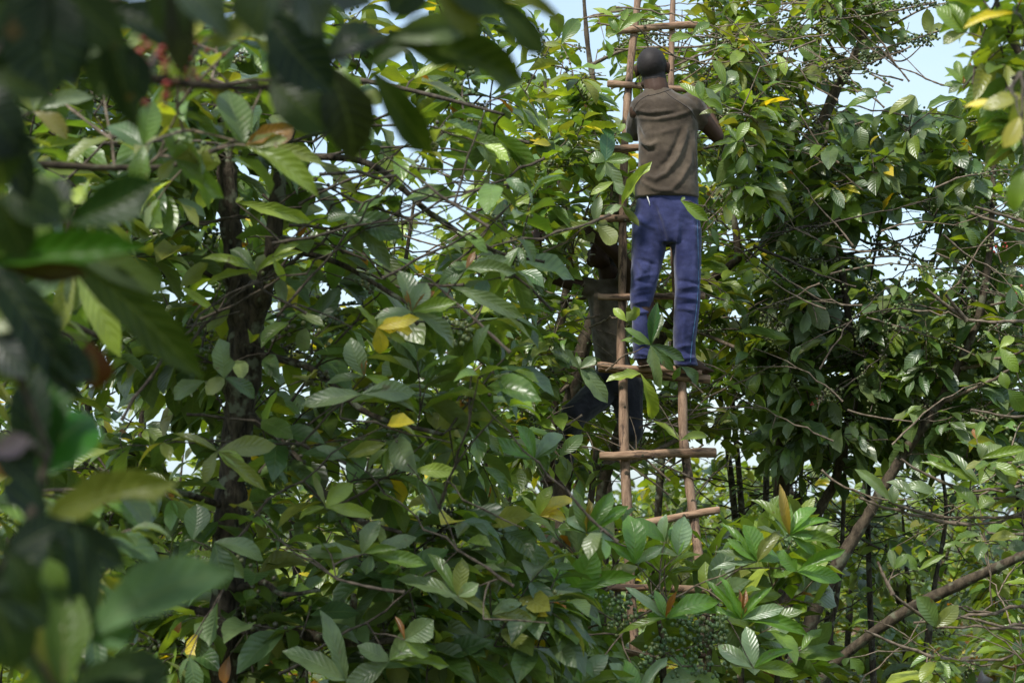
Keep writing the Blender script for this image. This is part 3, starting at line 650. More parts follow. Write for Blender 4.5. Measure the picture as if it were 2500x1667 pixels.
def man_on_ladder():
    d = 10.40
    o = thing('person', 'barefoot man in brown shirt and navy trousers standing on the ladder with his back turned', 'person', P(1640, 905, d))
    J = lambda x, y, dy=0: P(x, y, d + dy)
    b = MB()
    HM = Matrix.Translation(J(1592, 168, .10)) @ Matrix.Rotation(math.radians(-7), 4, 'Z') @ Matrix.Rotation(math.radians(-4), 4, 'Y') @ Matrix.Rotation(math.radians(8), 4, 'X')
    head(b, HM, .99)
    limb(b, [(J(1598, 192, .08), .062), (J(1604, 222, .06), .066), (J(1612, 262, .06), .075)])
    limb(b, [(J(1572, 268, .06), .055), (J(1688, 262, .06), .055)])
    limb(b, [(J(1630, 290, .06), .10), (J(1630, 380, .05), .10), (J(1628, 500, .03), .115)])
    # right arm: out and down to the elbow, forearm up and forward into the leaves
    limb(b, [(J(1695, 262, .05), .052), (J(1722, 300, .08), .046), (J(1751, 334, .12), .037)])
    limb(b, [(J(1751, 334, .12), .037), (J(1744, 310, .25), .034), (J(1728, 272, .42), .024)])
    hand(b, J(1728, 272, .42), Vector((-.25, .8, .5)), Vector((.2, -.4, .8)), -1, .45)
    # left arm: forward and up to the pole
    limb(b, [(J(1560, 272, .05), .052), (J(1556, 314, .17), .044), (J(1562, 316, .26), .038)])
    limb(b, [(J(1562, 316, .26), .037), (J(1562, 292, .42), .032), (J(1560, 262, .54), .024)])
    hand(b, J(1560, 262, .54), Vector((.2, .5, .8)), Vector((-.8, -.2, .2)), 1, .75)
    for sx, kx, ax_, ay in ((1588, 1572, 1568, 868), (1668, 1678, 1672, 878)):
        limb(b, [(J(sx, 520, .03), .088), (J(kx, 700, .0), .058), (J((kx + ax_) / 2, 760, -.02), .056), (J(ax_, ay, .03), .036)])
    # feet on the rung: heel, arch, toes
    for hx, hy, tx, ty in ((1570, 884, 1612, 893), (1678, 889, 1724, 905)):
        h, t = J(hx, hy, -.02), J(tx, ty, .10); limb(b, [(J(hx, hy - 20, .02), .036), (h + Vector((0, 0, .004)), .033), (h.lerp(t, .55) + Vector((0, 0, .006)), .030), (t, .022)])
        w = (t - h).cross(Vector((0, 0, 1))).normalized()
        for q in range(5): cap(b, h.lerp(t, .8) + w * (q - 2) * .016, .011, t + w * (q - 2) * .0165 + (t - h).normalized() * (.035 - abs(q - 1) * .006), .0085, 8)
    link('body', remesh(b, .0062, 3), SKIN, o)
    hair_cap(o, HM, .99)
    for q in (-1, 1):
        eb = MB(); ell(eb, HM @ (Vector((q * .031, .078, -.002)) * .99), (.012,) * 3, None, 8); link('eye', eb.mesh('eye'), WHITE, o)
    # shirt
    s = MB()
    loft(s, [(1607, 219, d + .07, 34, .068), (1609, 229, d + .07, 44, .078), (1616, 240, d + .07, 68, .09), (1622, 254, d + .06, 84, .105), (1625, 275, d + .06, 85, .12), (1629, 310, d + .06, 76, .125),
             (1631, 360, d + .05, 72, .125), (1630, 415, d + .04, 74, .125), (1628, 455, d + .03, 78, .13), (1629, 486, d + .03, 79, .132)])
    limb(s, [(J(1688, 256, .06), .068), (J(1706, 282, .07), .060), (J(1714, 296, .08), .054)])
    limb(s, [(J(1566, 270, .06), .068), (J(1556, 300, .13), .062), (J(1552, 322, .20), .055)])
    me = remesh(s, .0075, 4)
    folds(me, [([(1548, 268), (1585, 276), (1640, 270)], 5, .007), ([(1550, 288), (1600, 292), (1650, 284), (1690, 270)], 5, .007), ([(1546, 278), (1600, 284), (1670, 272)], 4, -.005),
               ([(1678, 312), (1668, 350), (1652, 390), (1625, 425), (1600, 438), (1575, 428)], 6.5, .012), ([(1664, 318), (1652, 352), (1630, 392), (1600, 418)], 7, -.009),
               ([(1690, 350), (1684, 400), (1662, 440), (1640, 462), (1610, 468)], 6, .008), ([(1562, 340), (1575, 354), (1592, 356), (1604, 346)], 5, .010), ([(1562, 352), (1580, 368), (1600, 366)], 5, -.008),
               ([(1560, 380), (1572, 410), (1592, 440)], 6, .007), ([(1556, 420), (1570, 445), (1600, 462), (1650, 470)], 5, .007), ([(1575, 330), (1610, 326), (1660, 312)], 6, .004),
               ([(1688, 260), (1702, 285), (1704, 300)], 5, -.007), ([(1552, 300), (1562, 325), (1570, 336)], 5, -.009), ([(1695, 330), (1698, 380), (1700, 430)], 5, .006),
               ([(1555, 474), (1590, 484), (1640, 488), (1690, 480)], 3.5, .004), ([(1640, 240), (1668, 258), (1690, 276)], 3, .004), ([(1578, 250), (1560, 264), (1550, 280)], 3, .004)], .0035, 8.)
    sh = link('shirt', me, SHIRT, o)
    # trousers
    t = MB()
    loft(t, [(1629, 462, d + .03, 72, .112), (1629, 490, d + .03, 76, .118), (1628, 530, d + .03, 82, .125), (1627, 570, d + .03, 84, .122), (1627, 598, d + .03, 82, .105)])
    loft(t, [(1588, 560, d + .03, 44, .11), (1583, 610, d + .02, 42, .10), (1578, 650, d + .01, 38, .088), (1572, 695, d, 33, .078), (1567, 730, d - .01, 28.5, .072), (1566, 760, d - .01, 24.5, .068),
             (1564, 800, d - .01, 21, .066), (1567, 850, d, 22, .066), (1570, 879, d, 25, .068)])
    loft(t, [(1668, 560, d + .03, 44, .11), (1676, 610, d + .02, 36, .10), (1678, 650, d + .01, 34, .088), (1679, 700, d, 32, .078), (1678, 740, d - .01, 32, .074), (1674, 790, d - .01, 30.5, .072),
             (1671, 840, d, 27, .068), (1672, 870, d, 27, .068), (1676, 894, d, 29, .07)])
    me = remesh(t, .0075, 4)
    W_ = []
    for k, (y, x0, x1, s_) in enumerate([(676, 1548, 1600, 6), (690, 1550, 1596, -5), (704, 1545, 1590, 5), (722, 1546, 1592, 4), (738, 1544, 1584, 3), (752, 1550, 1588, -3), (764, 1552, 1586, 2), (690, 1655, 1706, -4), (703, 1652, 1704, 4), (716, 1656, 1706, 3), (728, 1650, 1700, -3), (742, 1650, 1704, 3), (756, 1652, 1696, -2),
                                         (640, 1550, 1604, -8), (846, 1650, 1690, 3), (862, 1652, 1694, -3), (876, 1652, 1700, 3), (850, 1552, 1590, 3), (866, 1552, 1588, -3)]):
        W_.append(([(x0, y + s_), ((x0 + x1) / 2, y - 2), (x1, y - s_)], 3.8, .0065 if k % 2 == 0 else -.005))
    W_ += [([(1596, 500), (1610, 540), (1622, 580), (1627, 608)], 6, -.013), ([(1603, 498), (1618, 530), (1630, 566)], 4, .006), ([(1606, 640), (1602, 670), (1594, 700)], 5, .009), ([(1592, 640), (1588, 668), (1578, 690)], 5, -.006),
           ([(1548, 520), (1572, 545), (1606, 560)], 6, .006), ([(1656, 520), (1654, 600), (1652, 680)], 6, .006), ([(1692, 500), (1696, 600), (1697, 690)], 5, .004), ([(1560, 640), (1572, 660), (1564, 680)], 5, .007), ([(1672, 780), (1668, 830), (1676, 870)], 5, .004)]
    folds(me, W_, .0042, 8., seed=5)
    tr = link('trousers', me, NAVY, o)
    bv = BVHTree.FromPolygons([v.co.copy() for v in me.vertices], [tuple(p.vertices) for p in me.polygons]); C0 = Vector((0, 0, CAM_H))
    def on(pts, bvh, off=.001):
        out = []
        for x, y in pts:
            h = bvh.ray_cast(C0, (P(x, y, 10) - C0).normalized())
            if h[0]: out.append(h[0] + h[1] * off)
        return out
    line = [(p[0], p[1]) for p in smooth_path([(1699, 490, 0), (1702, 540, 0), (1704, 600, 0), (1705, 680, 0), (1702, 735, 0), (1697, 780, 0), (1690, 830, 0), (1685, 886, 0)], 12)]
    q = on(line, bv); V, F = tube(q, [.0015] * len(q), 6); link('piping', mesh_np('piping', V, F), PIPE, tr)
    sv = BVHTree.FromPolygons([v.co.copy() for v in sh.data.vertices], [tuple(p.vertices) for p in sh.data.polygons])
    for pts in ([(1622, 222, 0), (1640, 238, 0), (1662, 252, 0), (1684, 268, 0), (1698, 290, 0)], [(1584, 232, 0), (1562, 246, 0), (1548, 266, 0), (1546, 296, 0)], [(1576, 236, 0), (1600, 231, 0), (1622, 224, 0), (1640, 218, 0)]):
        q = on([(p[0], p[1]) for p in smooth_path(pts, 8)], sv, .0003)
        if len(q) > 3: V, F = tube(q, [.0022] * len(q), 6); link('seam', mesh_np('seam', V, F), SEAM, sh)
    # frayed waist tag showing below the shirt
    q = on([(1581, 479), (1583, 486), (1586, 494), (1587, 503)], bv, .004)
    if len(q) > 2: V, F = tube(q, [.0045, .0035, .0025, .002][:len(q)], 6); link('label_tag', mesh_np('label_tag', V, F), WHITE, tr)
man_on_ladder()

def man_behind():
    d = 11.15
    o = thing('person', 'second man half hidden behind the ladder, climbing among the stems with one arm raised', 'person', P(1500, 1120, d))
    J = lambda x, y, dy=0: P(x, y, d + dy)
    b = MB()
    HM = Matrix.Translation(J(1472, 618, 0)) @ Matrix.Rotation(math.radians(148), 4, 'Z') @ Matrix.Rotation(math.radians(28), 4, 'X')
    head(b, HM)
    limb(b, [(J(1482, 650, .02), .055), (J(1490, 690, .03), .062)])
    limb(b, [(J(1450, 712, .03), .058), (J(1520, 706, .03), .058)])
    limb(b, [(J(1480, 740, .03), .095), (J(1485, 820, .03), .09), (J(1500, 905, .03), .10)])
    # his right arm held out to the left, the other raised across the face
    limb(b, [(J(1442, 706, .0), .050), (J(1392, 690, -.08), .042), (J(1346, 676, -.12), .036)]); limb(b, [(J(1346, 676, -.12), .036), (J(1322, 640, -.1), .03), (J(1312, 596, -.06), .023)])
    hand(b, J(1312, 596, -.06), Vector((.1, .1, 1)), Vector((-.6, -.6, 0)), 1, .6)
    limb(b, [(J(1526, 700, -.02), .050), (J(1530, 655, -.12), .046), (J(1508, 622, -.20), .040)]); limb(b, [(J(1508, 622, -.2), .040), (J(1478, 596, -.22), .036), (J(1440, 568, -.18), .026)])
    hand(b, J(1440, 568, -.18), Vector((-.9, .2, .5)), Vector((0, -1, .2)), -1, .6)
    limb(b, [(J(1480, 940, .02), .085), (J(1402, 1012, -.16), .062), (J(1384, 1080, .0), .05), (J(1372, 1150, .12), .036)])
    limb(b, [(J(1530, 940, .03), .085), (J(1542, 1052, -.06), .058), (J(1536, 1070, .08), .05), (J(1528, 1098, .36), .036)])
    for ax, ay, tx, ty, dy in ((1372, 1158, 1340, 1172, .12), (1528, 1104, 1506, 1112, .36)):
        h, t = J(ax, ay, dy), J(tx, ty, dy - .1); limb(b, [(h, .034), (h.lerp(t, .5), .032), (t, .024)])
        w = (t - h).cross(Vector((0, 0, 1))).normalized()
        for q in range(5): cap(b, h.lerp(t, .8) + w * (q - 2) * .016, .011, t + w * (q - 2) * .0165 + (t - h).normalized() * .03, .0085, 8)
    link('body', remesh(b, .0062, 2), SKIN, o)
    hair_cap(o, HM, 1.0)
    for q in (-1, 1):
        eb = MB(); ell(eb, HM @ Vector((q * .031, .079, -.002)), (.011,) * 3, None, 8); link('eye', eb.mesh('eye'), WHITE, o)
    tb = MB(); ell(tb, HM @ Vector((0, .0955, -.0755)), (.019, .007, .0045), HM.to_3x3(), 8); link('teeth', tb.mesh('teeth'), TEETH, o)
    s = MB()
    loft(s, [(1484, 684, d + .03, 30, .07), (1482, 700, d + .03, 52, .09), (1482, 730, d + .02, 48, .12), (1484, 780, d + .02, 44, .12), (1486, 830, d + .02, 40, .12), (1493, 875, d + .02, 40, .125), (1499, 905, d + .02, 42, .125)], n=28)
    limb(s, [(J(1446, 706, .01), .062), (J(1424, 698, -.03), .054)]); limb(s, [(J(1522, 702, 0), .062), (J(1529, 676, -.06), .054)])
    me = remesh(s, .008, 3); folds(me, [([(1450, 850), (1480, 865), (1510, 860)], 5, .007), ([(1452, 800), (1475, 830), (1490, 860)], 5, .007)], .004); link('shirt', me, KHAKI, o)
    t = MB(); loft(t, [(1498, 890, d + .02, 42, .12), (1500, 930, d + .02, 46, .125), (1502, 965, d + .02, 44, .11)], n=28)
    limb(t, [(J(1480, 945, .02), .10), (J(1402, 1012, -.16), .074), (J(1388, 1070, -.03), .06), (J(1376, 1135, .1), .05)]); limb(t, [(J(1528, 940, .03), .098), (J(1542, 1052, -.06), .069), (J(1536, 1070, .08), .060), (J(1529, 1092, .32), .05)])
    me = remesh(t, .008, 3); folds(me, [([(1420, 990), (1440, 1000), (1470, 985)], 5, .006)], .004); link('trousers', me, BLACKP, o)
man_behind()

# ------------------------------------------------------------------ the thicket
# B: tree with the thick dark trunk on the left
tb = Tree('coffee tree with a thick dark mossy trunk standing left of the ladder', (P(540, 1700, 7.3).x, P(540, 1700, 7.3).y, 0), PAL_LEFT, .215, .42, TWIG_DARK, BARK_DARK, berry=.62)
tb.stem([(545, 2750, 7.2, .085), (545, 2100, 7.25, .072), (540, 1660, 7.3, .062), (556, 1400, 7.3, .058), (565, 1200, 7.3, .054), (585, 1000, 7.3, .056), (600, 820, 7.3, .062), (572, 640, 7.3, .040), (556, 450, 7.35, .036), (545, 330, 7.4, .032), (530, 60, 7.5, .022), (510, -160, 7.6, .015)], seed=3, sides=16, per=9)
tb.stem([(606, 830, 7.3, .045), (640, 720, 7.25, .036), (665, 600, 7.2, .028), (690, 380, 7.2, .026), (735, 190, 7.2, .022), (780, 20, 7.3, .016), (800, -140, 7.3, .012)], seed=4)
for k, pts in enumerate([[(560, 1530, 7.3, .028), (700, 1540, 7.2, .022), (880, 1570, 7.1, .014), (1050, 1540, 7.0, .008)], [(570, 1440, 7.3, .016), (640, 1420, 7.1, .012), (690, 1450, 7.0, .009), (780, 1440, 6.9, .006)],
                         [(550, 1500, 7.3, .020), (420, 1480, 7.2, .014), (300, 1450, 7.0, .010), (120, 1400, 6.9, .006)], [(600, 860, 7.3, .016), (760, 900, 7.1, .012), (900, 1010, 7.0, .010), (1080, 1060, 6.9, .007)],
                         [(580, 700, 7.3, .014), (440, 640, 7.1, .011), (330, 620, 7.0, .008), (180, 560, 6.9, .005)], [(700, 380, 7.2, .015), (900, 400, 7.1, .012), (1050, 520, 7.0, .010), (1200, 610, 7.0, .007), (1330, 640, 7.0, .005)],
                         [(660, 600, 7.2, .014), (820, 640, 7.1, .010), (960, 720, 7.0, .008), (1100, 800, 6.9, .005)], [(590, 1000, 7.3, .016), (700, 1090, 7.1, .012), (840, 1250, 7.0, .010), (980, 1300, 6.9, .007)],
                         [(565, 1240, 7.3, .013), (430, 1200, 7.1, .010), (300, 1180, 7.0, .007), (160, 1100, 6.8, .005)], [(545, 380, 7.35, .013), (400, 300, 7.1, .010), (260, 260, 7.0, .006)], [(735, 190, 7.2, .013), (900, 200, 7.1, .010), (1080, 240, 7.0, .007), (1230, 280, 7.0, .005)]]):
    tb.stem(pts, 'limb', 8, 6, seed=k + 40, bark=BARK_DARK if k < 9 else TWIG_DARK)
tb.fill([(0, 150), (500, 150), (700, 60), (1150, 100), (1290, 250), (1310, 500), (1290, 700), (1230, 1000), (1180, 1200), (1120, 1667), (0, 1667)], 300, 6.8, 8.6, (3, 5), .8)
tb.fill([(650, 1180), (1230, 1250), (1420, 1420), (1450, 1667), (500, 1667)], 80, 7.1, 8.4, (3, 5), .8)
tb.fill([(0, -20), (1230, -20), (1280, 230), (1000, 420), (600, 470), (0, 520)], 130, 7.6, 9.6, (3, 5), .9)
tb.fill([(0, -20), (800, -20), (700, 420), (0, 700)], 60, 5.8, 7.0, (3, 5), .9)
tb.fill([(0, 450), (620, 450), (1280, 600), (1280, 1250), (0, 1250)], 190, 8.2, 10.4, (3, 5), .9)
tb.twigs([(680, 330), (1250, 330), (1300, 640), (950, 700), (700, 560)], 34, 6.4, 7.4, TWIG_DARK, .5)
tb.twigs([(60, 300), (700, 200), (1200, 700), (1250, 1300), (300, 1667), (100, 1000)], 22, 6.2, 7.2, TWIG, .35)
tb.rosette(626, 663, 6.6, [(498, 607, 26, YG), (735, 596, 30, YG), (640, 620, 26, OLI), (505, 690, 22, YG), (560, 610, 34, GRY)])
tb.rosette(440, 700, 6.5, [(508, 636, 46, OLI, -1), (515, 745, 24, YG)]); tb.rosette(665, 628, 6.5, [(722, 590, 22, YG), (690, 690, 20, YG)])
tb.rosette(920, 800, 6.7, [(1012, 768, 34, YEL), (1006, 800, 36, YEL), (926, 866, 38, YEL), (876, 748, 24, YG), (968, 742, 30, YG), (990, 830, 24, YG)])
tb.rosette(1006, 762, 6.5, [(972, 662, 52, GRY), (1048, 690, 44, GRY), (1104, 728, 36, BRI), (1140, 826, 40, GRY), (985, 700, 12, ORG), (1062, 705, 14, ORG), (920, 770, 30, GRY)])
tb.rosette(1100, 700, 6.6, [(1272, 760, 40, GRY)], ); tb.rosette(1138, 656, 6.6, [(1252, 652, 34, GRY), (1238, 620, 26, GRY), (1156, 614, 18, ORG), (1070, 690, 36, DARK), (1100, 640, 40, MID)])
tb.rosette(890, 918, 6.6, [(870, 826, 54, GRY), (890, 866, 12, ORG), (962, 936, 26, BRI), (786, 920, 30, GRY)])
tb.rosette(882, 962, 6.5, [(1040, 984, 44, GRY), (742, 958, 50, GRY), (1010, 940, 40, GRY)])
tb.rosette(548, 922, 6.5, [(534, 832, 60, GRY), (640, 960, 34, DARK), (505, 960, 40, OLI)]); tb.rosette(500, 930, 6.6, [(530, 965, 44, OLI), (428, 975, 44, GRY)])
tb.rosette(532, 1102, 6.5, [(424, 1064, 26, OLI), (480, 1168, 40, OLI), (668, 1070, 38, OLI), (650, 1180, 34, OLI), (600, 1130, 30, YG), (430, 1040, 26, OLI)])
tb.rosette(523, 1323, 6.5, [(578, 1425, 66, DARK), (655, 1340, 44, GRY), (600, 1400, 40, GRY)]); tb.rosette(470, 1318, 6.5, [(470, 1232, 74, DARK)])
tb.rosette(794, 1238, 6.7, [(862, 1182, 42, YG), (720, 1255, 24, YG), (905, 1244, 20, YG), (765, 1160, 20, OLI)]); tb.rosette(846, 1118, 6.7, [(930, 1075, 34, OLI), (755, 1090, 40, GRY), (740, 1100, 30, DARK)])
tb.rosette(884, 1353, 6.7, [(752, 1322, 46, GRY), (920, 1270, 40, GRY), (960, 1330, 20, MID)]); tb.rosette(908, 1353, 6.7, [(1036, 1362, 40, MID), (1010, 1300, 36, GRY), (900, 1400, 40, DARK)])
tb.rosette(1118, 1455, 6.7, [(977, 1402, 46, GRY), (1125, 1368, 44, OLI), (1160, 1420, 36, GRY), (1208, 1500, 38, OLI), (1040, 1350, 30, MID)])
tb.rosette(950, 1612, 6.7, [(1092, 1610, 34, BRI), (1040, 1580, 34, MID), (890, 1560, 50, GRY), (1045, 1520, 66, GRY), (830, 1660, 60, GRY)]); tb.rosette(988, 1562, 6.6, [(1045, 1508, 66, GRY), (1020, 1520, 18, ORG), (965, 1505, 14, ORG), (1050, 1590, 36, BRI)])
tb.rosette(1200, 1500, 6.8, [(1296, 1500, 40, OLI), (1270, 1465, 30, GRY)]); tb.rosette(845, 1660, 6.5, [(790, 1500, 56, GRY), (700, 1580, 60, GRY)])
tb.rosette(575, 495, 6.6, [(755, 528, 30, YG), (592, 480, 14, YG)], None); tb.rosette(628, 365, 5.6, [(706, 308, 38, (.22, .11, .02)), (770, 440, 44, OLI), (790, 385, 34, OLI)])
tb.rosette(430, 400, 5.6, [(534, 405, 72, OLI, -1), (520, 470, 44, MID)]); tb.rosette(855, 525, 6.8, [(982, 560, 66, DARK), (800, 540, 50, DARK), (880, 620, 50, GRY), (960, 640, 40, GRY)])
tb.rosette(772, 390, 6.9, [(876, 462, 28, OLI)]); tb.rosette(745, 800, 6.9, [(740, 860, 50, GRY), (820, 700, 44, DARK)]); tb.rosette(1105, 1100, 7.0, [(1150, 1060, 30, BRI), (1030, 1080, 34, GRY)])
tb.rosette(1010, 1150, 6.8, [(1112, 1140, 26, YG)]); tb.rosette(1090, 345, 6.9, [(1175, 330, 34, YG), (1200, 340, 26, GRY)]); tb.rosette(1300, 352, 8.5, [(1348, 348, 16, YEL)]) ; tb.rosette(1256, 560 - 60, 7.5, [(1220, 430, 26, YG), (1290, 480, 26, YG), (1240, 520, 26, YEL), (1210, 480, 26, YG)])
tb.rosette(1150, 330, 7.0, [(1245, 365, 26, GRY), (1080, 300, 40, MID), (1210, 400, 30, GRY)]); tb.rosette(560, 1600, 6.9, [(552, 1667, 28, ORG)]); tb.rosette(440, 1505, 6.9, [(436, 1545, 26, ORG)])
for x0, y0, x1, y1, n in ((455, 800, 585, 760, 9), (600, 700, 700, 670, 6), (730, 745, 860, 800, 9), (700, 60, 745, 80, 3), (1190, 250, 1260, 220, 4), (230, 280, 270, 200, 5), (150, 300, 200, 270, 4), (1180, 1510, 1340, 1520, 5), (1130, 1220, 1280, 1290, 6), (830, 1020, 1100, 1080, 7)):
    for k in range(n):
        t = k / max(1, n - 1); a, b = P(x0, y0, 6.5), P(x1, y1, 6.5); p = a.lerp(b, t) + Vector((R.uniform(-.02, .02),) * 3); tb.cluster(p, (b - a).normalized(), R.choice([(.085, .115, .04, 1), (.06, .09, .035, 1)]), .95)
    tb.branch(tb.near(P(x0, y0, 6.5))[0], P(x0, y0, 6.5), leaves=0); tb.branch(P(x0, y0, 6.5), P(x1, y1, 6.5), leaves=0, arch=.02)

# A: shrub right by the lens, on the left
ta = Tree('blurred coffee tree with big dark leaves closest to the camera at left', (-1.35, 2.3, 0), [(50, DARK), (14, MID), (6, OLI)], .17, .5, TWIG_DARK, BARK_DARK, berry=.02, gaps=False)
ta.tone = .58; ta.dull = True  # leaf colours darkened, shade near the lens put into the colour
ta.stem([(-700, 3400, 2.4, .04), (-560, 2200, 2.4, .034), (-420, 1200, 2.4, .028), (-300, 300, 2.45, .022), (-150, -300, 2.5, .016)], seed=11)
ta.stem([(-320, 420, 2.45, .014), (60, 130, 2.5, .010), (350, 190, 2.6, .008), (620, 215, 2.7, .006), (760, 180, 2.7, .004)], 'limb', 8)
ta.stem([(-250, 60, 2.45, .014), (250, -80, 2.5, .010), (650, -60, 2.6, .008), (1000, -40, 2.7, .005)], 'limb', 8)
ta.stem([(-500, 1700, 2.4, .016), (-100, 1500, 2.3, .011), (60, 1300, 2.3, .008), (120, 1100, 2.3, .005)], 'limb', 8)
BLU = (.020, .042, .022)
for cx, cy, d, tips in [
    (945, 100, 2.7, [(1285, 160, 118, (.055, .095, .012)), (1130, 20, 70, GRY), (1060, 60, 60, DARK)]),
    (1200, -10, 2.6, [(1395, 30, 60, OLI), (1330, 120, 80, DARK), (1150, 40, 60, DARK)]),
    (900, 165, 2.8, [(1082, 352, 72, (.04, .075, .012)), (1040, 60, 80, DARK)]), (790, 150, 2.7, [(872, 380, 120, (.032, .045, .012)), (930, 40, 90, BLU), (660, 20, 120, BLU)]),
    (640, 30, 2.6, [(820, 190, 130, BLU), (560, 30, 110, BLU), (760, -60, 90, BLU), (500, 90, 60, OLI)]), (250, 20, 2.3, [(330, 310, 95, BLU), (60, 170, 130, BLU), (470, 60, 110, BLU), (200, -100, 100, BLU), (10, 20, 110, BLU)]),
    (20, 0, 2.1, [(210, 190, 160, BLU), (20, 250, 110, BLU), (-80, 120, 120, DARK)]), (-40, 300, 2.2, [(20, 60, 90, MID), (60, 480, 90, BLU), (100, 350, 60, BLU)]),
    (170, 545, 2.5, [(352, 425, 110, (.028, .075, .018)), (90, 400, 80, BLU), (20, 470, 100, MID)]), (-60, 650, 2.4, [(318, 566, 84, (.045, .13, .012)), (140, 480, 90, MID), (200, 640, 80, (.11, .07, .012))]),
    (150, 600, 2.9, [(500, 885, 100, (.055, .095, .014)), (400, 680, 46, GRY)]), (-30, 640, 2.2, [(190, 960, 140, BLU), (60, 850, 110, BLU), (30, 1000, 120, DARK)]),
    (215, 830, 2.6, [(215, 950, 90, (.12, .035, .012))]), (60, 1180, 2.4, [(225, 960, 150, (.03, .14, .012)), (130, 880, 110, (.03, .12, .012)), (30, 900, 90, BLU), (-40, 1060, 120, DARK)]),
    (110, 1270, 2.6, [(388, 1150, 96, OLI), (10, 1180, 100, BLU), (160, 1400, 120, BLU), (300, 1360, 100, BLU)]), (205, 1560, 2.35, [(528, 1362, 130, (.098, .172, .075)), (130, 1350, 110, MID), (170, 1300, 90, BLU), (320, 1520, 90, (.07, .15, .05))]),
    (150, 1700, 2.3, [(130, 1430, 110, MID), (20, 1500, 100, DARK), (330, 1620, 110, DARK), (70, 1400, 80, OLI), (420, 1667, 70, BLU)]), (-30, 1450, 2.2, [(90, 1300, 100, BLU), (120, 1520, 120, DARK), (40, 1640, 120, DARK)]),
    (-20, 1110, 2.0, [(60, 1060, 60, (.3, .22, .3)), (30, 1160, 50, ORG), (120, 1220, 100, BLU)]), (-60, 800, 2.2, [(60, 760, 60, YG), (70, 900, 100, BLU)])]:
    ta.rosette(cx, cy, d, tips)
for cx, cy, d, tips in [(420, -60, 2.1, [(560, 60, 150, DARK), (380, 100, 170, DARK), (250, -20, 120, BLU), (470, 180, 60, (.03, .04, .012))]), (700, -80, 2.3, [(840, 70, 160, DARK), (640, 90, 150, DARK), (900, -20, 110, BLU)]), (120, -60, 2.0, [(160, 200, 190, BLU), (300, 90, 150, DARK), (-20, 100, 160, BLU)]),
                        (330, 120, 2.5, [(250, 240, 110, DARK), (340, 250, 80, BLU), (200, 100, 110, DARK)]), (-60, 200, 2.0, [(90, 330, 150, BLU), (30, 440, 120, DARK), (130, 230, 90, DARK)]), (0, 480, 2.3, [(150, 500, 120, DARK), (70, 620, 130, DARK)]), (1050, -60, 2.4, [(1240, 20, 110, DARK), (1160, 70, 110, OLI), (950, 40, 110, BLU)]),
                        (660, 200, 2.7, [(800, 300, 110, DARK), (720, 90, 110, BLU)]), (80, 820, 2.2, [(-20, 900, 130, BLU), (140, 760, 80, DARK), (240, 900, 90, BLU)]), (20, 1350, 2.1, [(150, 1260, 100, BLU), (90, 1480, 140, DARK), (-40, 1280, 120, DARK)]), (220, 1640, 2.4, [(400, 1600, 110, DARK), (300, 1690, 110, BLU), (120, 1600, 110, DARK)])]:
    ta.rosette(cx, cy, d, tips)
for x, y, d in ((535, 80, 3.4), (455, 130, 3.3), (458, 185, 3.3), (375, 175, 2.6)):
    ta.cluster(P(x, y, d), Vector((0, .3, 1)).normalized(), (.33, .035, .02, 1), .62, 'ripe red berry cluster')
ta.branch(P(350, 190, 2.6), P(460, 160, 3.3), leaves=0); ta.branch(P(460, 160, 3.3), P(535, 80, 3.4), leaves=0)

for k in range(300):       # unseen crown added above and beside the camera to shade the near leaves
    c = Vector((R.uniform(-2.6, .7), R.uniform(-.6, 3.2), R.uniform(2.3, 3.7))); 
    if c.x < -1.4 and R.random() < .5: c.z = R.uniform(.8, 3.2)
    px, py, d = proj(c)
    if -120 < px < 2600 and py > -140: continue
    q = ta.near(c)[0] if (ta.near(c)[1] < 1.5) else c + Vector((-.3, 0, -.3)); ta.branch(q, c, leaves=4, berries=0)
# A2: half-blurred branches between the lens and the big trunk
t2 = Tree('half blurred coffee tree with yellowing leaves in the upper left', (-1.9, 4.6, 0), [(30, DARK), (24, MID), (16, OLI), (12, GRY), (6, YG)], .17, .45, TWIG, BARK, berry=.2)
t2.stem([(-450, 2600, 4.6, .04), (-260, 1400, 4.6, .03), (-120, 700, 4.6, .024), (-40, 300, 4.6, .016), (20, -100, 4.7, .01)], seed=12)
t2.stem([(-60, 400, 4.6, .014), (60, 400, 4.7, .010), (280, 410, 4.8, .008), (440, 400, 4.9, .006), (600, 330, 5.0, .004)], 'limb', 8)
t2.stem([(-120, 700, 4.6, .014), (100, 760, 4.8, .009), (300, 850, 4.9, .006)], 'limb', 8)
t2.fill([(-50, 100), (640, 60), (700, 330), (420, 560), (200, 900), (-50, 950)], 26, 4.5, 5.4, (2, 4), .8)
t2.fill([(-50, 1200), (330, 1150), (420, 1667), (-50, 1667)], 16, 4.5, 5.4, (2, 4), .9)
t2.rosette(82, 272, 4.3, [(98, 168, 54, (.11, .14, .07)), (230, 226, 38, (.12, .15, .08)), (25, 190, 40, OLI), (165, 325, 44, (.13, .11, .02))]); t2.rosette(595, 350, 4.6, [(585, 205, 84, (.06, .10, .012)), (545, 265, 44, MID)])
t2.rosette(350, 355, 4.4, [(390, 250, 60, MID), (260, 300, 50, DARK), (362, 450, 50, MID)]); t2.rosette(425, 390, 4.7, [(520, 395, 74, (.13, .14, .03), -1), (440, 300, 60, MID), (390, 440, 40, OLI), (545, 470, 44, MID)])
t2.rosette(600, 355, 4.9, [(705, 300, 40, (.24, .12, .02)), (775, 445, 50, (.14, .19, .03)), (690, 330, 34, OLI)]); t2.rosette(420, 120, 4.4, [(440, 180, 60, YG), (500, 40, 50, (.2, .2, .02)), (480, 140, 50, OLI)])
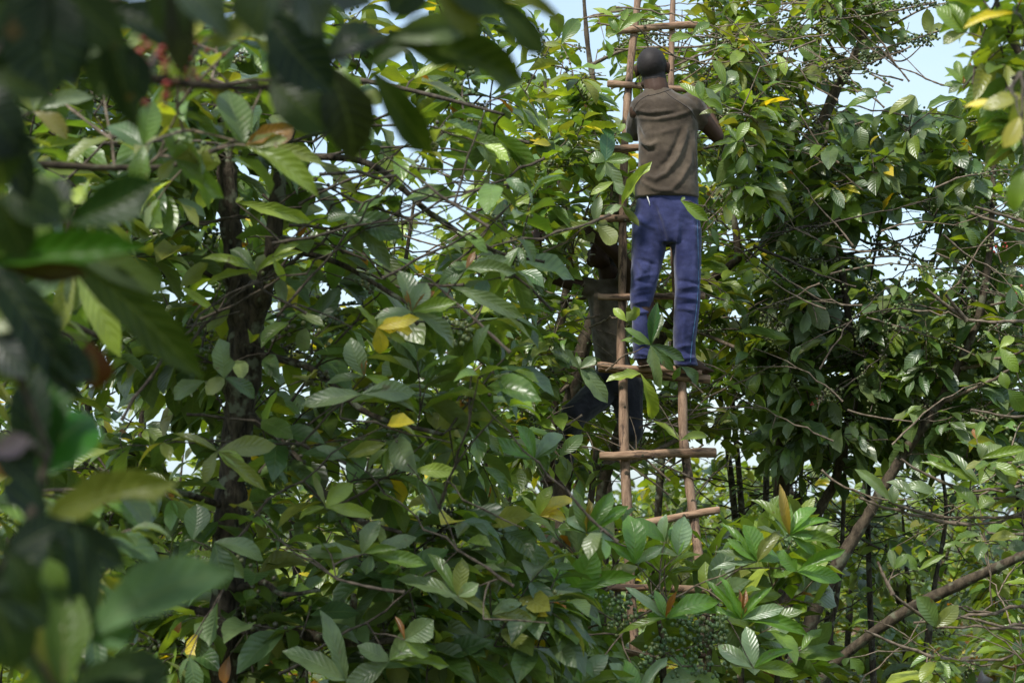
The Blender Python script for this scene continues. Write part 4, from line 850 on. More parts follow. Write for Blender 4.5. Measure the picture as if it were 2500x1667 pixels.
t2.rosette(610, 90, 4.4, [(540, 40, 60, MID), (700, 70, 44, (.18, .22, .12)), (720, 150, 40, OLI), (620, 20, 60, OLI)]); t2.rosette(880, 230, 4.4, [(820, 170, 50, BRI), (930, 250, 44, OLI), (860, 280, 36, GRY)]); t2.rosette(180, 640, 4.2, [(190, 750, 60, GRY), (270, 810, 50, GRY), (305, 840, 26, YG), (160, 800, 50, OLI)])

# C: the tree behind the ladder
tcx = Tree('coffee tree with several brown stems right behind the ladder', (P(1390, 1700, 12).x, 12, 0), PAL_MID, .205, .25, TWIG, BARK, berry=.55)
tcx.stem([(1290, 2250, 11.6, .070), (1350, 1500, 11.6, .058), (1385, 1050, 11.6, .050), (1410, 900, 11.6, .046), (1440, 800, 11.6, .040), (1475, 700, 11.6, .032), (1500, 560, 11.8, .028), (1490, 380, 12.0, .024), (1440, 150, 12.2, .016), (1420, -80, 12.3, .01)], seed=21, sides=14)
tcx.stem([(1300, 2250, 11.9, .045), (1330, 1400, 11.9, .035), (1350, 1000, 11.9, .030), (1365, 820, 11.9, .026), (1390, 620, 11.9, .020), (1360, 400, 12, .016), (1330, 200, 12, .010)], seed=22)
tcx.stem([(1420, 2250, 12.2, .05), (1470, 1400, 12.2, .042), (1480, 1150, 12.2, .036), (1640, 780, 12.2, .030), (1780, 650, 12.2, .024), (1800, 600, 12.2, .022), (1760, 300, 12.4, .016), (1740, 0, 12.5, .010)], seed=23)
tcx.stem([(1350, 2250, 11.4, .03), (1400, 1700, 11.4, .025), (1430, 1350, 11.5, .02), (1455, 1100, 11.6, .016)], seed=24)
for k, pts in enumerate([[(1410, 1180, 11.6, .022), (1480, 1135, 11.5, .020), (1560, 1118, 11.5, .017), (1680, 1060, 11.7, .010)], [(1475, 700, 11.6, .014), (1420, 730, 11.3, .011), (1370, 740, 11.2, .008), (1300, 800, 11.1, .005)], [(1490, 400, 12, .014), (1400, 380, 11.6, .010), (1280, 420, 11.4, .006)], [(1440, 160, 12.2, .012), (1540, 120, 11.8, .009), (1700, 115, 11.7, .006), (1830, 90, 11.7, .004)],
                         [(1500, 560, 11.8, .014), (1620, 420, 11.9, .011), (1780, 350, 11.8, .009), (1950, 400, 11.7, .006)], [(1760, 300, 12.4, .012), (1850, 210, 12, .009), (1960, 190, 11.8, .006)], [(1640, 780, 12.2, .014), (1800, 850, 11.9, .010), (1950, 900, 11.8, .006)], [(1400, 930, 11.6, .012), (1300, 1010, 11.3, .008), (1220, 1060, 11.1, .005)]]):
    tcx.stem(pts, 'limb', 8, seed=60 + k, bark=TWIG)
tcx.fill([(1180, 60), (1300, 40), (1800, 0), (1880, 300), (1900, 700), (1900, 1080), (1600, 1120), (1500, 1180), (1230, 1120), (1150, 700)], 250, 11.0, 12.8, (3, 4), .8)
tcx.fill([(1270, 100), (1470, 150), (1480, 600), (1400, 680), (1230, 700), (1200, 350)], 60, 10.2, 11, (3, 4), .9)
tcx.fill([(1230, 800), (1400, 800), (1420, 1180), (1230, 1180)], 40, 10.2, 11.2, (3, 4), .9)
tcx.fill([(1700, 50), (1850, 100), (1900, 500), (1770, 560), (1740, 300)], 45, 10.6, 11.3, (3, 4), .9)
tcx.fill([(1180, 0), (1900, 0), (1900, 1150), (1230, 1150)], 170, 12.8, 14.2, (3, 5), .9)
tcx.fill([(1330, 680), (1500, 690), (1500, 900), (1400, 1080), (1330, 1080)], 22, 10.4, 10.95, (2, 3), .9)
tcx.twigs([(1200, 450), (1500, 500), (1480, 1180), (1180, 1150)], 45, 10.3, 11.2, TWIG, .4)
tcx.twigs([(1700, 30), (1900, 60), (1950, 700), (1740, 700)], 30, 10.8, 11.6, TWIG, .4)
tcx.twigs([(1560, 950), (1900, 700), (1900, 1150), (1700, 1200)], 25, 10.9, 11.6, TWIG, .3)
tcx.rosette(1714, 245, 10.2, [(1668, 192, 24, BRI), (1766, 262, 26, BRI), (1700, 200, 22, MID)], frm=(1850, 300, 10.8)); tcx.rosette(1762, 282, 10.3, [(1712, 276, 16, OLI), (1730, 215, 30, GRY)], frm=(1850, 300, 10.8))
tcx.rosette(1478, 395, 10.2, [(1483, 306, 38, (.03, .09, .03)), (1535, 379, 26, MID), (1440, 375, 30, MID), (1520, 465, 36, GRY), (1460, 440, 26, MID)], frm=(1400, 380, 11)); tcx.rosette(1498, 444, 10.1, [(1441, 462, 22, YG), (1530, 470, 24, GRY)], frm=(1440, 520, 10.6))
tcx.rosette(1518, 502, 10.1, [(1558, 549, 22, OLI, -1), (1575, 395, 12, YG), (1478, 520, 30, MID)], frm=(1440, 520, 10.6)); tcx.rosette(1455, 548, 10.3, [(1513, 598, 36, OLI, -1), (1352, 572, 26, OLI), (1465, 480, 26, GRY), (1380, 540, 24, MID)], frm=(1400, 620, 11))
tcx.rosette(1662, 490, 10.1, [(1730, 530, 28, BRI), (1670, 480, 12, BRI)], frm=(1780, 560, 10.8)); tcx.rosette(1530, 785, 10.1, [(1562, 752, 32, (.15, .2, .05), -1), (1500, 748, 20, YG)], frm=(1440, 800, 10.9))
tcx.rosette(1589, 842, 10.05, [(1596, 745, 26, (.035, .09, .03)), (1516, 826, 28, MID), (1613, 946, 34, GRY), (1673, 868, 30, DARK), (1644, 900, 26, DARK), (1612, 765, 20, GRY), (1530, 800, 20, MID)], frm=(1480, 905, 10.35))
tcx.rosette(1564, 912, 10.1, [(1486, 924, 34, YG), (1618, 1020, 28, YG)], frm=(1490, 900, 10.35)); tcx.rosette(1662, 895, 10.1, [(1712, 940, 30, DARK), (1640, 930, 20, MID)], frm=(1560, 895, 10.3)); tcx.rosette(1661, 1075, 10.2, [(1599, 1022, 18, YG), (1730, 1056, 20, YG)], frm=(1580, 950, 10.2))
tcx.rosette(1416, 900, 10.4, [(1490, 972, 40, GRY, 1), (1350, 860, 34, GRY), (1448, 868, 26, GRY), (1410, 866, 14, GRY), (1462, 920, 30, DARK)]); tcx.rosette(1366, 1115, 10.2, [(1415, 1056, 26, MID)])
tcx.rosette(1800, 345, 10.3, [(1742, 352, 22, BRI), (1768, 300, 20, MID), (1760, 385, 24, MID), (1830, 300, 26, BRI)], frm=(1860, 380, 10.9)); tcx.rosette(1505, 330, 10.25, [(1548, 345, 20, MID), (1520, 300, 18, BRI)], frm=(1440, 360, 10.8)); tcx.rosette(1755, 600, 10.6, [(1712, 585, 22, BRI), (1738, 560, 20, MID), (1722, 630, 22, MID)], frm=(1840, 640, 11.2))
for cx, cy, tips in ((1425, 260, [(1462, 192, 34, OLI), (1400, 190, 30, BRI), (1380, 250, 30, OLI), (1345, 230, 30, MID)]), (1370, 110, [(1330, 100, 18, OLI), (1420, 40, 34, MID), (1390, 150, 20, MID)]), (1510, 80, [(1530, 20, 20, BRI), (1575, 30, 22, BRI), (1480, 90, 24, BRI), (1490, 40, 18, MID)]), (1500, 640 - 600, [(1450, 20, 20, YG)]),
                      (1690, 90, [(1640, 100, 26, BRI), (1725, 50, 26, MID)]), (1770, 210, [(1740, 150, 26, BRI), (1800, 170, 30, GRY), (1700, 240, 30, BRI)]), (1400, 330, [(1360, 390, 26, MID), (1430, 290, 26, BRI)]), (1840, 350, [(1790, 320, 26, BRI), (1880, 320, 30, BRI), (1830, 420, 36, BRI), (1775, 385, 26, MID)])):
    tcx.rosette(cx, cy, 10.8, tips)
for x0, y0, x1, y1, n, c in ((1345, 160, 1410, 175, 5, 0), (1440, 180, 1515, 140, 4, 2), (1480, 185, 1512, 190, 2, 1), (1440, 182, 1470, 178, 2, 2), (1740, 195, 1830, 190, 5, 0), (1760, 300, 1820, 310, 5, 0), (1750, 470, 1800, 500, 6, 0), (1380, 340, 1460, 330, 5, 0), (1855, 165, 1925, 150, 3, 0), (1415, 555, 1440, 580, 4, 0), (1495, 765, 1510, 800, 3, 0),
                             (1690, 1090, 1730, 1120, 3, 0), (1372, 700, 1390, 650, 3, 0), (1460, 120, 1520, 140, 2, 1), (1770, 40, 1790, 60, 2, 1)):
    for k in range(n):
        t = k / max(1, n - 1); a, b = P(x0, y0, 10.6), P(x1, y1, 10.6); p = a.lerp(b, t) + Vector((R.uniform(-.02, .02), 0, R.uniform(-.02, .02)))
        tcx.cluster(p, (b - a).normalized(), (.42, .05, .02, 1) if c == 1 else R.choice([(.4, .12, .03, 1), (.10, .12, .05, 1)]) if c == 2 else R.choice([(.09, .11, .045, 1), (.13, .15, .06, 1), (.065, .09, .04, 1)]), 1.1, 'ripe red berry cluster' if c == 1 else None)
    tcx.branch(tcx.near(P(x0, y0, 10.6))[0], P(x0, y0, 10.6), leaves=0); tcx.branch(P(x0, y0, 10.6), P(x1, y1, 10.6), leaves=0, arch=.02)

# D: upper right tree with the leaning limb
td = Tree('coffee tree whose bare leaning limb reaches up into the open sky', (P(1900, 1500, 13).x, 13, 0), [(14, DARK), (30, MID), (28, OLI), (12, BRI), (6, YG), (1, YEL)], .2, .3, TWIG, BARK, berry=.5)
td.stem([(1880, 2150, 12.6, .060), (1900, 1400, 12.6, .05), (1930, 800, 12.6, .044), (1980, 400, 12.6, .036), (2030, 245, 12.6, .032), (2068, 175, 12.6, .028), (2098, 110, 12.6, .024), (2112, 75, 12.6, .020), (2130, 30, 12.6, .012), (2160, -60, 12.6, .008)], seed=31, sides=14)
for k, pts in enumerate([[(2100, 100, 12.6, .012), (2030, 50, 12.4, .009), (1940, 30, 12.2, .007), (1830, 10, 12, .005)], [(2068, 175, 12.6, .012), (1990, 70, 12.3, .009), (1900, 80, 12.1, .007), (1800, 100, 12, .004)], [(2110, 80, 12.6, .010), (2180, 60, 12.5, .008), (2260, 20, 12.4, .006), (2350, 0, 12.3, .003)],
                         [(2100, 100, 12.6, .010), (2130, 120, 12.5, .007), (2200, 150, 12.4, .005), (2265, 98, 12.3, .003)], [(2000, 330, 12.6, .013), (1920, 280, 12.3, .009), (1830, 200, 12.1, .005)]]):
    td.stem(pts, 'limb', 8, seed=80 + k, bark=TWIG)
td.fill([(1700, -40), (2200, -40), (2150, 60), (2090, 130), (2050, 200), (1980, 320), (1850, 330), (1750, 250)], 120, 11.4, 13, (3, 4), .8)
td.twigs([(1720, -20), (2150, -20), (2080, 150), (1900, 300), (1750, 250)], 45, 11.0, 12.0, TWIG, .3)
td.fill([(2080, -20), (2250, -20), (2200, 130), (2110, 160)], 14, 12.2, 12.8, (3, 4), .6)
for cx, cy, tips in ((2269, 92, [(2258, 26, 28, OLI, -1), (2305, 50, 18, OLI), (2288, 85, 14, OLI)]), (2190, 115, [(2135, 80, 20, GRY), (2232, 78, 16, MID), (2160, 120, 20, OLI), (2200, 70, 20, MID)]), (2120, 50, [(2110, 0, 22, OLI), (2150, -20, 22, OLI), (2165, 10, 24, OLI), (2175, 60, 22, OLI), (2080, 20, 30, BRI), (2228, 22, 22, OLI)]), (1905, 102, [(1870, 42, 30, OLI, -1), (1935, 75, 18, YG), (1945, 95, 18, OLI), (1855, 92, 16, OLI)]),
                      (1990, 150, [(1950, 110, 30, MID), (2040, 130, 26, MID), (2020, 180, 24, DARK)]), (2110, 150, [(2150, 120, 20, OLI), (2120, 90, 18, GRY)]), (2125, 150, [(2095, 100, 18, DARK), (2150, 108, 16, MID)])):
    td.rosette(cx, cy, 12.0, tips)
for x0, y0, x1, y1, n in ((2200, 12, 2330, 10, 9), (2130, 150, 2180, 130, 4), (2225, 95, 2250, 100, 3), (1820, 70, 1850, 90, 3)):
    for k in range(n):
        t = k / max(1, n - 1); a, b = P(x0, y0, 12.1), P(x1, y1, 12.1); td.cluster(a.lerp(b, t), (b - a).normalized(), R.choice([(.075, .10, .04, 1), (.05, .075, .035, 1)]), 1.05)
    td.branch(P(x0, y0, 12.1), P(x1, y1, 12.1), leaves=0, arch=.02); td.branch(td.near(P(x0, y0, 12.1))[0], P(x0, y0, 12.1), leaves=0)

# E: thin-stemmed tree right of the ladder
te = Tree('coffee tree on a thin straight stem between the ladder and the right-hand stems', (P(2000, 1700, 12.4).x, 12.4, 0), PAL_RIGHT, .22, .75, TWIG_DARK, BARK, berry=.45)
te.stem([(1850, 2200, 11.9, .040), (1900, 1600, 11.9, .036), (1990, 1276, 11.9, .030), (2040, 1170, 11.9, .028), (2076, 1021, 11.9, .025), (2084, 997, 11.9, .024), (2084, 883, 11.9, .022), (2066, 739, 11.9, .021), (2052, 653, 11.9, .020), (2020, 573, 11.9, .017), (2010, 500, 12, .014), (2020, 300, 12.1, .009)], seed=41)
te.stem([(1990, 2200, 12.6, .03), (2025, 1595, 12.6, .018), (2042, 1468, 12.6, .016), (2055, 1340, 12.6, .014), (2064, 1127, 12.6, .013), (2080, 900, 12.7, .014), (2140, 600, 12.7, .010), (2190, 350, 12.7, .007)], seed=42, bark=BARK_DARK)
te.stem([(1930, 2200, 12.9, .03), (1925, 1500, 12.9, .016), (1955, 1200, 12.9, .013), (1950, 1000, 12.9, .011), (1920, 800, 12.9, .012), (1960, 500, 12.9, .009)], seed=43, bark=BARK_DARK)
te.stem([(2160, 2200, 13.2, .03), (2120, 1200, 13.2, .018), (2200, 900, 13.2, .014), (2290, 600, 13.2, .009), (2330, 350, 13.2, .006)], seed=44, bark=BARK_DARK)
te.fill([(1870, 330), (1960, 300), (2060, 235), (2150, 245), (2250, 265), (2360, 270), (2380, 560), (2250, 760), (2230, 1050), (1860, 1060), (1820, 700)], 200, 11.3, 13.2, (3, 4), .8)
te.fill([(1860, 330), (2300, 250), (2350, 480), (1900, 560)], 60, 11.2, 12.4, (3, 4), .8)
te.fill([(1830, 800), (2250, 760), (2250, 1100), (1900, 1130)], 50, 11.2, 13, (3, 4), .8)
for cx, cy, tips in ((2014, 675, [(1938, 646, 16, YG), (2010, 638, 16, YG), (2071, 626, 18, YG)]), (2065, 495, [(2030, 443, 10, YEL), (2083, 460, 10, YG)]), (2140, 215 + 20, [(2185, 210, 20, MID), (2105, 215, 26, GRY), (2060, 250, 26, MID)]), (2235, 235, [(2225, 280, 34, GRY), (2165, 265, 30, OLI), (2210, 240, 30, OLI)]), (2090, 290, [(2035, 285, 24, DARK), (2150, 300, 26, BRI)]),
                      (2150, 280, [(2200, 300, 26, BRI), (2135, 310, 26, GRY)]), (2340, 240, [(2270, 260, 24, MID), (2300, 275, 24, MID), (2330, 290, 30, GRY)]), (2180, 810, [(2180, 868, 44, GRY)]), (2160, 890, [(2150, 952, 40, DARK)]), (1950, 300, [(1925, 320, 26, GRY)]), (2100, 310, [(2110, 360, 34, GRY)]), (2215, 320, [(2210, 395, 26, GRY), (2220, 350, 30, GRY)]), (2350, 290, [(2340, 345, 34, GRY)]), (1970, 720, [(1905, 760, 30, OLI)]), (1930, 830, [(1810, 800, 30, MID), (1890, 840, 26, OLI)]), (2010, 770 + 60, [(1950, 860, 26, OLI)])):
    te.rosette(cx, cy, 11.3, tips)
# long arching bare laterals
for a, b in (((1840, 600, 11.3), (2090, 700, 11.1)), ((2090, 520, 11.4), (1870, 570, 11.2)), ((2060, 720, 11.9), (1990, 729, 11.2)), ((1990, 729, 11.2), (1810, 600, 11.1)), ((2080, 880, 11.9), (1830, 740, 11.2)), ((2050, 560, 11.9), (2300, 640, 11.5)), ((2060, 620, 11.9), (2290, 555, 11.8)), ((2080, 860, 11.9), (2240, 700, 11.4))):
    te.branch(P(*a), P(*b), r0=.009, leaves=0, arch=-.08, twig=TWIG, r1=.004)
    for k in range(4):
        t = R.uniform(.3, .9); te.cluster(P(*a).lerp(P(*b), t) + Vector((0, 0, -.04)), (P(*b) - P(*a)).normalized())
te.cluster(P(1990, 1055 - 75, 11.2), Vector((1, 0, 0)), (.42, .05, .03, 1), .8, 'ripe red berry cluster')

te.fill([(1860, 350), (2380, 300), (2400, 1080), (1860, 1120)], 120, 12.6, 14.5, (3, 5), .9)
te.fill([(1850, 640), (2300, 600), (2260, 1130), (1860, 1160)], 80, 11.2, 12.2, (3, 5), .8)
te.twigs([(1850, 450), (2350, 450), (2350, 800), (1850, 1100)], 30, 10.8, 11.8, TWIG, .3)
te.twigs([(1900, 1000), (2250, 1000), (2250, 1400), (1950, 1300)], 40, 12.4, 13.6, TWIG_DARK, 0)
# F: right-hand tree with the long diagonal stem
tf = Tree('coffee tree with a long diagonal brown stem at the right edge', (P(1880, 1900, 11.2).x, 11.2, 0), PAL_RIGHT, .205, .55, TWIG, BARK, berry=.45)
tf.stem([(1830, 2250, 11.2, 0.0496), (1870, 1800, 11.2, 0.0448), (1932, 1629, 11.2, 0.0416), (1983, 1510, 11.2, 0.0400), (2021, 1425, 11.2, 0.0384), (2055, 1361, 11.2, 0.0352), (2115, 1264, 11.2, 0.0320), (2174, 1161, 11.2, 0.0304), (2225, 1080, 11.2, 0.0288), (2297, 978, 11.2, 0.0272), (2348, 876, 11.2, 0.0264), (2387, 780, 11.2, 0.0224), (2403, 707, 11.2, 0.0208), (2419, 580, 11.2, 0.0192), (2425, 430, 11.3, 0.0128), (2440, 250, 11.3, 0.0072)], seed=51, sides=14)
tf.stem([(1930, 1800, 10.6, .030), (2004, 1663, 10.5, .030), (2076, 1587, 10.4, .029), (2208, 1493, 10.3, .028), (2344, 1425, 10.2, .027), (2500, 1353, 10.1, .026), (2700, 1250, 10, .026)], 'limb', 12, seed=52)
tf.stem([(2250, 1700, 12.0, .03), (2280, 1440, 12.0, .014), (2310, 1250, 12.0, .012), (2290, 1050, 12, .011), (2330, 800, 12, .012), (2400, 500, 12, .008)], seed=53, bark=BARK_DARK)
tf.fill([(2290, 260), (2500, 200), (2540, 1120), (2230, 1120), (2200, 760), (2300, 600)], 190, 11.0, 12.8, (3, 4), .8)
tf.fill([(2250, 700), (2540, 650), (2540, 1150), (2230, 1150)], 60, 11.0, 12.5, (3, 4), .8)
for a, b in (((2700, 640, 10.6), (2370, 520, 10.6)), ((2600, 770, 10.6), (2360, 782, 10.5)), ((2360, 782, 10.5), (2262, 705, 10.4)), ((2360, 782, 10.5), (2310, 720, 10.4)), ((2340, 900, 11.2), (2500, 855, 10.8)), ((2560, 680, 10.6), (2420, 745, 11)), ((2300, 980, 11.2), (2500, 880, 10.8)), ((2680, 560, 10.7), (2380, 505, 10.7))):
    tf.branch(P(*a), P(*b), r0=.012, leaves=0, arch=-.07, twig=TWIG, r1=.006)
for x, y, red in ((2440, 605, 1), (2370, 630, 0), (2440, 660, 0), (2490, 710, 1), (2215, 680, 0), (2130, 690, 0), (2400, 590, 0), (2420, 600, 0), (2320, 745, 0), (2470, 820, 0), (2180, 610, 0)):
    tf.cluster(P(x, y, 11.0), Vector((1, 0, .2)).normalized(), (.34, .04, .03, 1) if red else (.12, .13, .05, 1), .85, 'ripe red berry cluster' if red else None)

tf.twigs([(2280, 400), (2500, 400), (2500, 1050), (2300, 1000)], 32, 10.6, 11.4, TWIG, .4)
# J: nearer spray with yellow leaves in the top right corner
tj = Tree('coffee branches with curled yellow leaves hanging in at the top right corner', (P(2700, 1700, 6).x, 6, 0), [(10, DARK), (34, MID), (30, BRI), (10, OLI), (6, YG), (3, ORG)], .16, .3, TWIG_DARK, BARK, berry=.15)
tj.stem([(2760, 2700, 6.2, .04), (2720, 1400, 6.2, .03), (2640, 600, 6.2, .022), (2520, 200, 6.2, .014), (2450, 60, 6.2, .009), (2420, -60, 6.2, .006)], seed=61)
tj.fill([(2370, -40), (2540, -40), (2540, 420), (2440, 330), (2390, 200), (2400, 100)], 34, 6.0, 7.0, (3, 4), .8)
tj.fill([(2350, 170), (2480, 200), (2480, 300), (2380, 260)], 10, 7.5, 8.5, (3, 4), .8)
for cx, cy, d, tips in ((2475, 32, 4.6, [(2358, 62, 26, YEL)]), (2500, 235, 4.4, [(2400, 240, 44, (.2, .2, .03)), (2475, 330, 60, (.2, .22, .03))]), (2450, 250, 4.5, [(2357, 256, 28, YEL)]), (2490, 285, 4.2, [(2446, 346, 44, (.36, .32, .05))]), (2500, 420, 4.2, [(2470, 510, 70, BRI)]), (2358, 80, 6.2, [(2290, 18, 46, BRI), (2330, 0, 26, BRI), (2307, 108, 34, OLI), (2378, 20, 24, BRI)]), (2400, 160, 6.4, [(2430, 240, 60, BRI), (2470, 200, 50, BRI), (2360, 200, 40, BRI), (2480, 170, 50, MID)]),
                         (2350, 205, 7.5, [(2335, 140, 20, BRI), (2310, 165, 14, BRI), (2370, 150, 18, ORG), (2305, 205, 18, MID), (2380, 190, 20, BRI), (2315, 220, 20, GRY)])):
    tj.rosette(cx, cy, d, tips)

# K: lower right, grey arching twigs
tk = Tree('sparse coffee tree with pale bare arching twigs at the lower right', (P(2760, 1700, 8.8).x, 8.8, 0), [(12, DARK), (34, MID), (22, BRI), (14, OLI), (6, YG), (2, ORG)], .17, .3, TWIG, BARK, berry=.15)
tk.stem([(2800, 2500, 8.8, .05), (2740, 1700, 8.8, .04), (2700, 1300, 8.8, .032), (2640, 900, 8.8, .022), (2620, 500, 8.8, .012)], seed=71)
for a, b in (((2690, 1180, 8.8), (2390, 1215, 8.7)), ((2680, 1160, 8.8), (2330, 1200, 8.7)), ((2390, 1215, 8.7), (2200, 1120, 8.6)), ((2690, 1200, 8.8), (2370, 1280, 8.7)), ((2370, 1280, 8.7), (2098, 1215, 8.6)), ((2690, 1230, 8.8), (2300, 1262, 8.7)), ((2700, 1560, 8.8), (2330, 1612, 8.7)), ((2330, 1612, 8.7), (2112, 1538, 8.6)), ((2700, 1500, 8.8), (2290, 1530, 8.7)), ((2290, 1530, 8.7), (2180, 1450, 8.6)), ((2180, 1450, 8.6), (2143, 1370, 8.6)),
             ((2640, 1540, 8.8), (2330, 1500, 8.6)), ((2600, 1450, 8.8), (2230, 1520, 8.7)), ((2700, 1280, 8.8), (2410, 1300, 8.6)), ((2640, 1230, 8.8), (2420, 1130, 8.6)), ((2700, 1020, 8.9), (2370, 1000, 8.7)), ((2690, 1100, 8.9), (2460, 1130, 8.7)), ((2300, 1262, 8.7), (2170, 1225, 8.6))):
    tk.branch(P(*a), P(*b), r0=.009, leaves=0, arch=-.06, r1=.0045)
for cx, cy, tips in ((2391, 1183, [(2258, 1121, 30, BRI), (2432, 1126, 34, BRI), (2319, 1086, 26, GRY), (2400, 1190, 20, YG)]), (2391, 1242, [(2338, 1178, 30, MID), (2422, 1203, 34, BRI)]), (2183, 1230, [(2092, 1150, 28, GRY), (2185, 1185, 24, GRY)]), (2242, 1222, [(2168, 1174, 26, GRY), (2266, 1182, 22, BRI)]), (2285, 1210, [(2222, 1170, 26, GRY)]), (2285, 1530, [(2238, 1466, 46, (.09, .14, .04)), (2333, 1474, 30, OLI)]), (2183, 1388, [(2168, 1342, 20, GRY), (2205, 1352, 26, MID)]), (2242, 1392, [(2208, 1350, 26, MID), (2300, 1349, 14, BRI)]),
                     (2395, 1120, [(2385, 1085, 40, (.12, .16, .05)), (2440, 1080, 26, (.12, .16, .05)), (2500, 1085, 26, BRI)]), (2470, 1130, [(2478, 1180, 40, (.2, .24, .04)), (2540, 1110, 40, BRI)]), (2480, 1210, [(2430, 1150, 28, GRY), (2520, 1200, 34, GRY)]), (2460, 1340, [(2420, 1290, 24, MID), (2500, 1320, 26, DARK)]), (2075, 1605, [(2110, 1640, 44, MID), (2060, 1625, 34, DARK)]), (2250, 1667, [(2262, 1630, 26, BRI)]), (2440, 850, [(2490, 900, 26, BRI), (2405, 808, 18, BRI), (2478, 820, 22, YG)]), (2460, 950, [(2510, 1000, 30, MID), (2450, 910, 26, BRI)])):
    tk.rosette(cx, cy, 8.6, tips)
tk.twigs([(2200, 1150), (2500, 1150), (2500, 1330), (2250, 1300)], 6, 8.4, 9.2, TWIG, .1)
tk.twigs([(2150, 1450), (2500, 1450), (2500, 1660), (2250, 1660)], 6, 8.4, 9.4, TWIG, 0)
tk.fill([(2330, 1050), (2540, 1000), (2540, 1400), (2400, 1340), (2350, 1200)], 16, 8.4, 9.6, (2, 3), .9)
tk.fill([(2250, 1560), (2540, 1500), (2540, 1700), (2250, 1700)], 22, 8.4, 10, (3, 4), .9)
tk.fill([(2330, 1380), (2540, 1330), (2540, 1560), (2380, 1540)], 22, 10.6, 12, (3, 4), 1.)

# I: low bright shrub before the foot of the ladder
ti = Tree('low bright green coffee shrub with upright leaf rosettes in front of the ladder foot', (P(1640, 1700, 9).x, 9.1, 0), PAL_SHRUB, .25, .12, TWIG, BARK, up=.8, name='coffee_shrub', cat='coffee shrub', berry=.25, berrycol=(.07, .12, .045, 1))
ti.hold = lambda px, py, d: (abs(px - 1540) < 40 and 1370 < py < 1610 and R.random() < .88) or (abs(px - 1712) < 42 and 1250 < py < 1600 and R.random() < .85) or (1480 < px < 1770 and (abs(py - 1600) < 30 or abs(py - 1437) < 26) and R.random() < .85) or (py < 1290 and 1590 < px < 1770) or (2020 < px and R.random() < .5)
for x, tx, sd_ in ((1500, 1430, 81), (1600, 1620, 82), (1780, 1810, 83), (1860, 1900, 84), (1350, 1290, 85), (1700, 1730, 86)):
    ti.stem([(x, 2400, 9.2, .022), ((x + tx) / 2, 1900, 9.15, .018), (tx, 1620, 9.1, .013), (tx + R.uniform(-30, 30), 1480, 9.05, .009)], seed=sd_, sides=8)
ti.fill([(1190, 1270), (1420, 1240), (1560, 1270), (1750, 1300), (1900, 1260), (2010, 1290), (2030, 1450), (1990, 1700), (1150, 1700)], 130, 8.7, 9.9, (3, 4), .7, arch=-.1)
ti.fill([(1150, 1400), (1450, 1400), (1450, 1700), (1050, 1700)], 36, 8.5, 9.3, (3, 4), .7, arch=-.1)
G1, G2 = (.080, .17, .018), (.13, .19, .10)
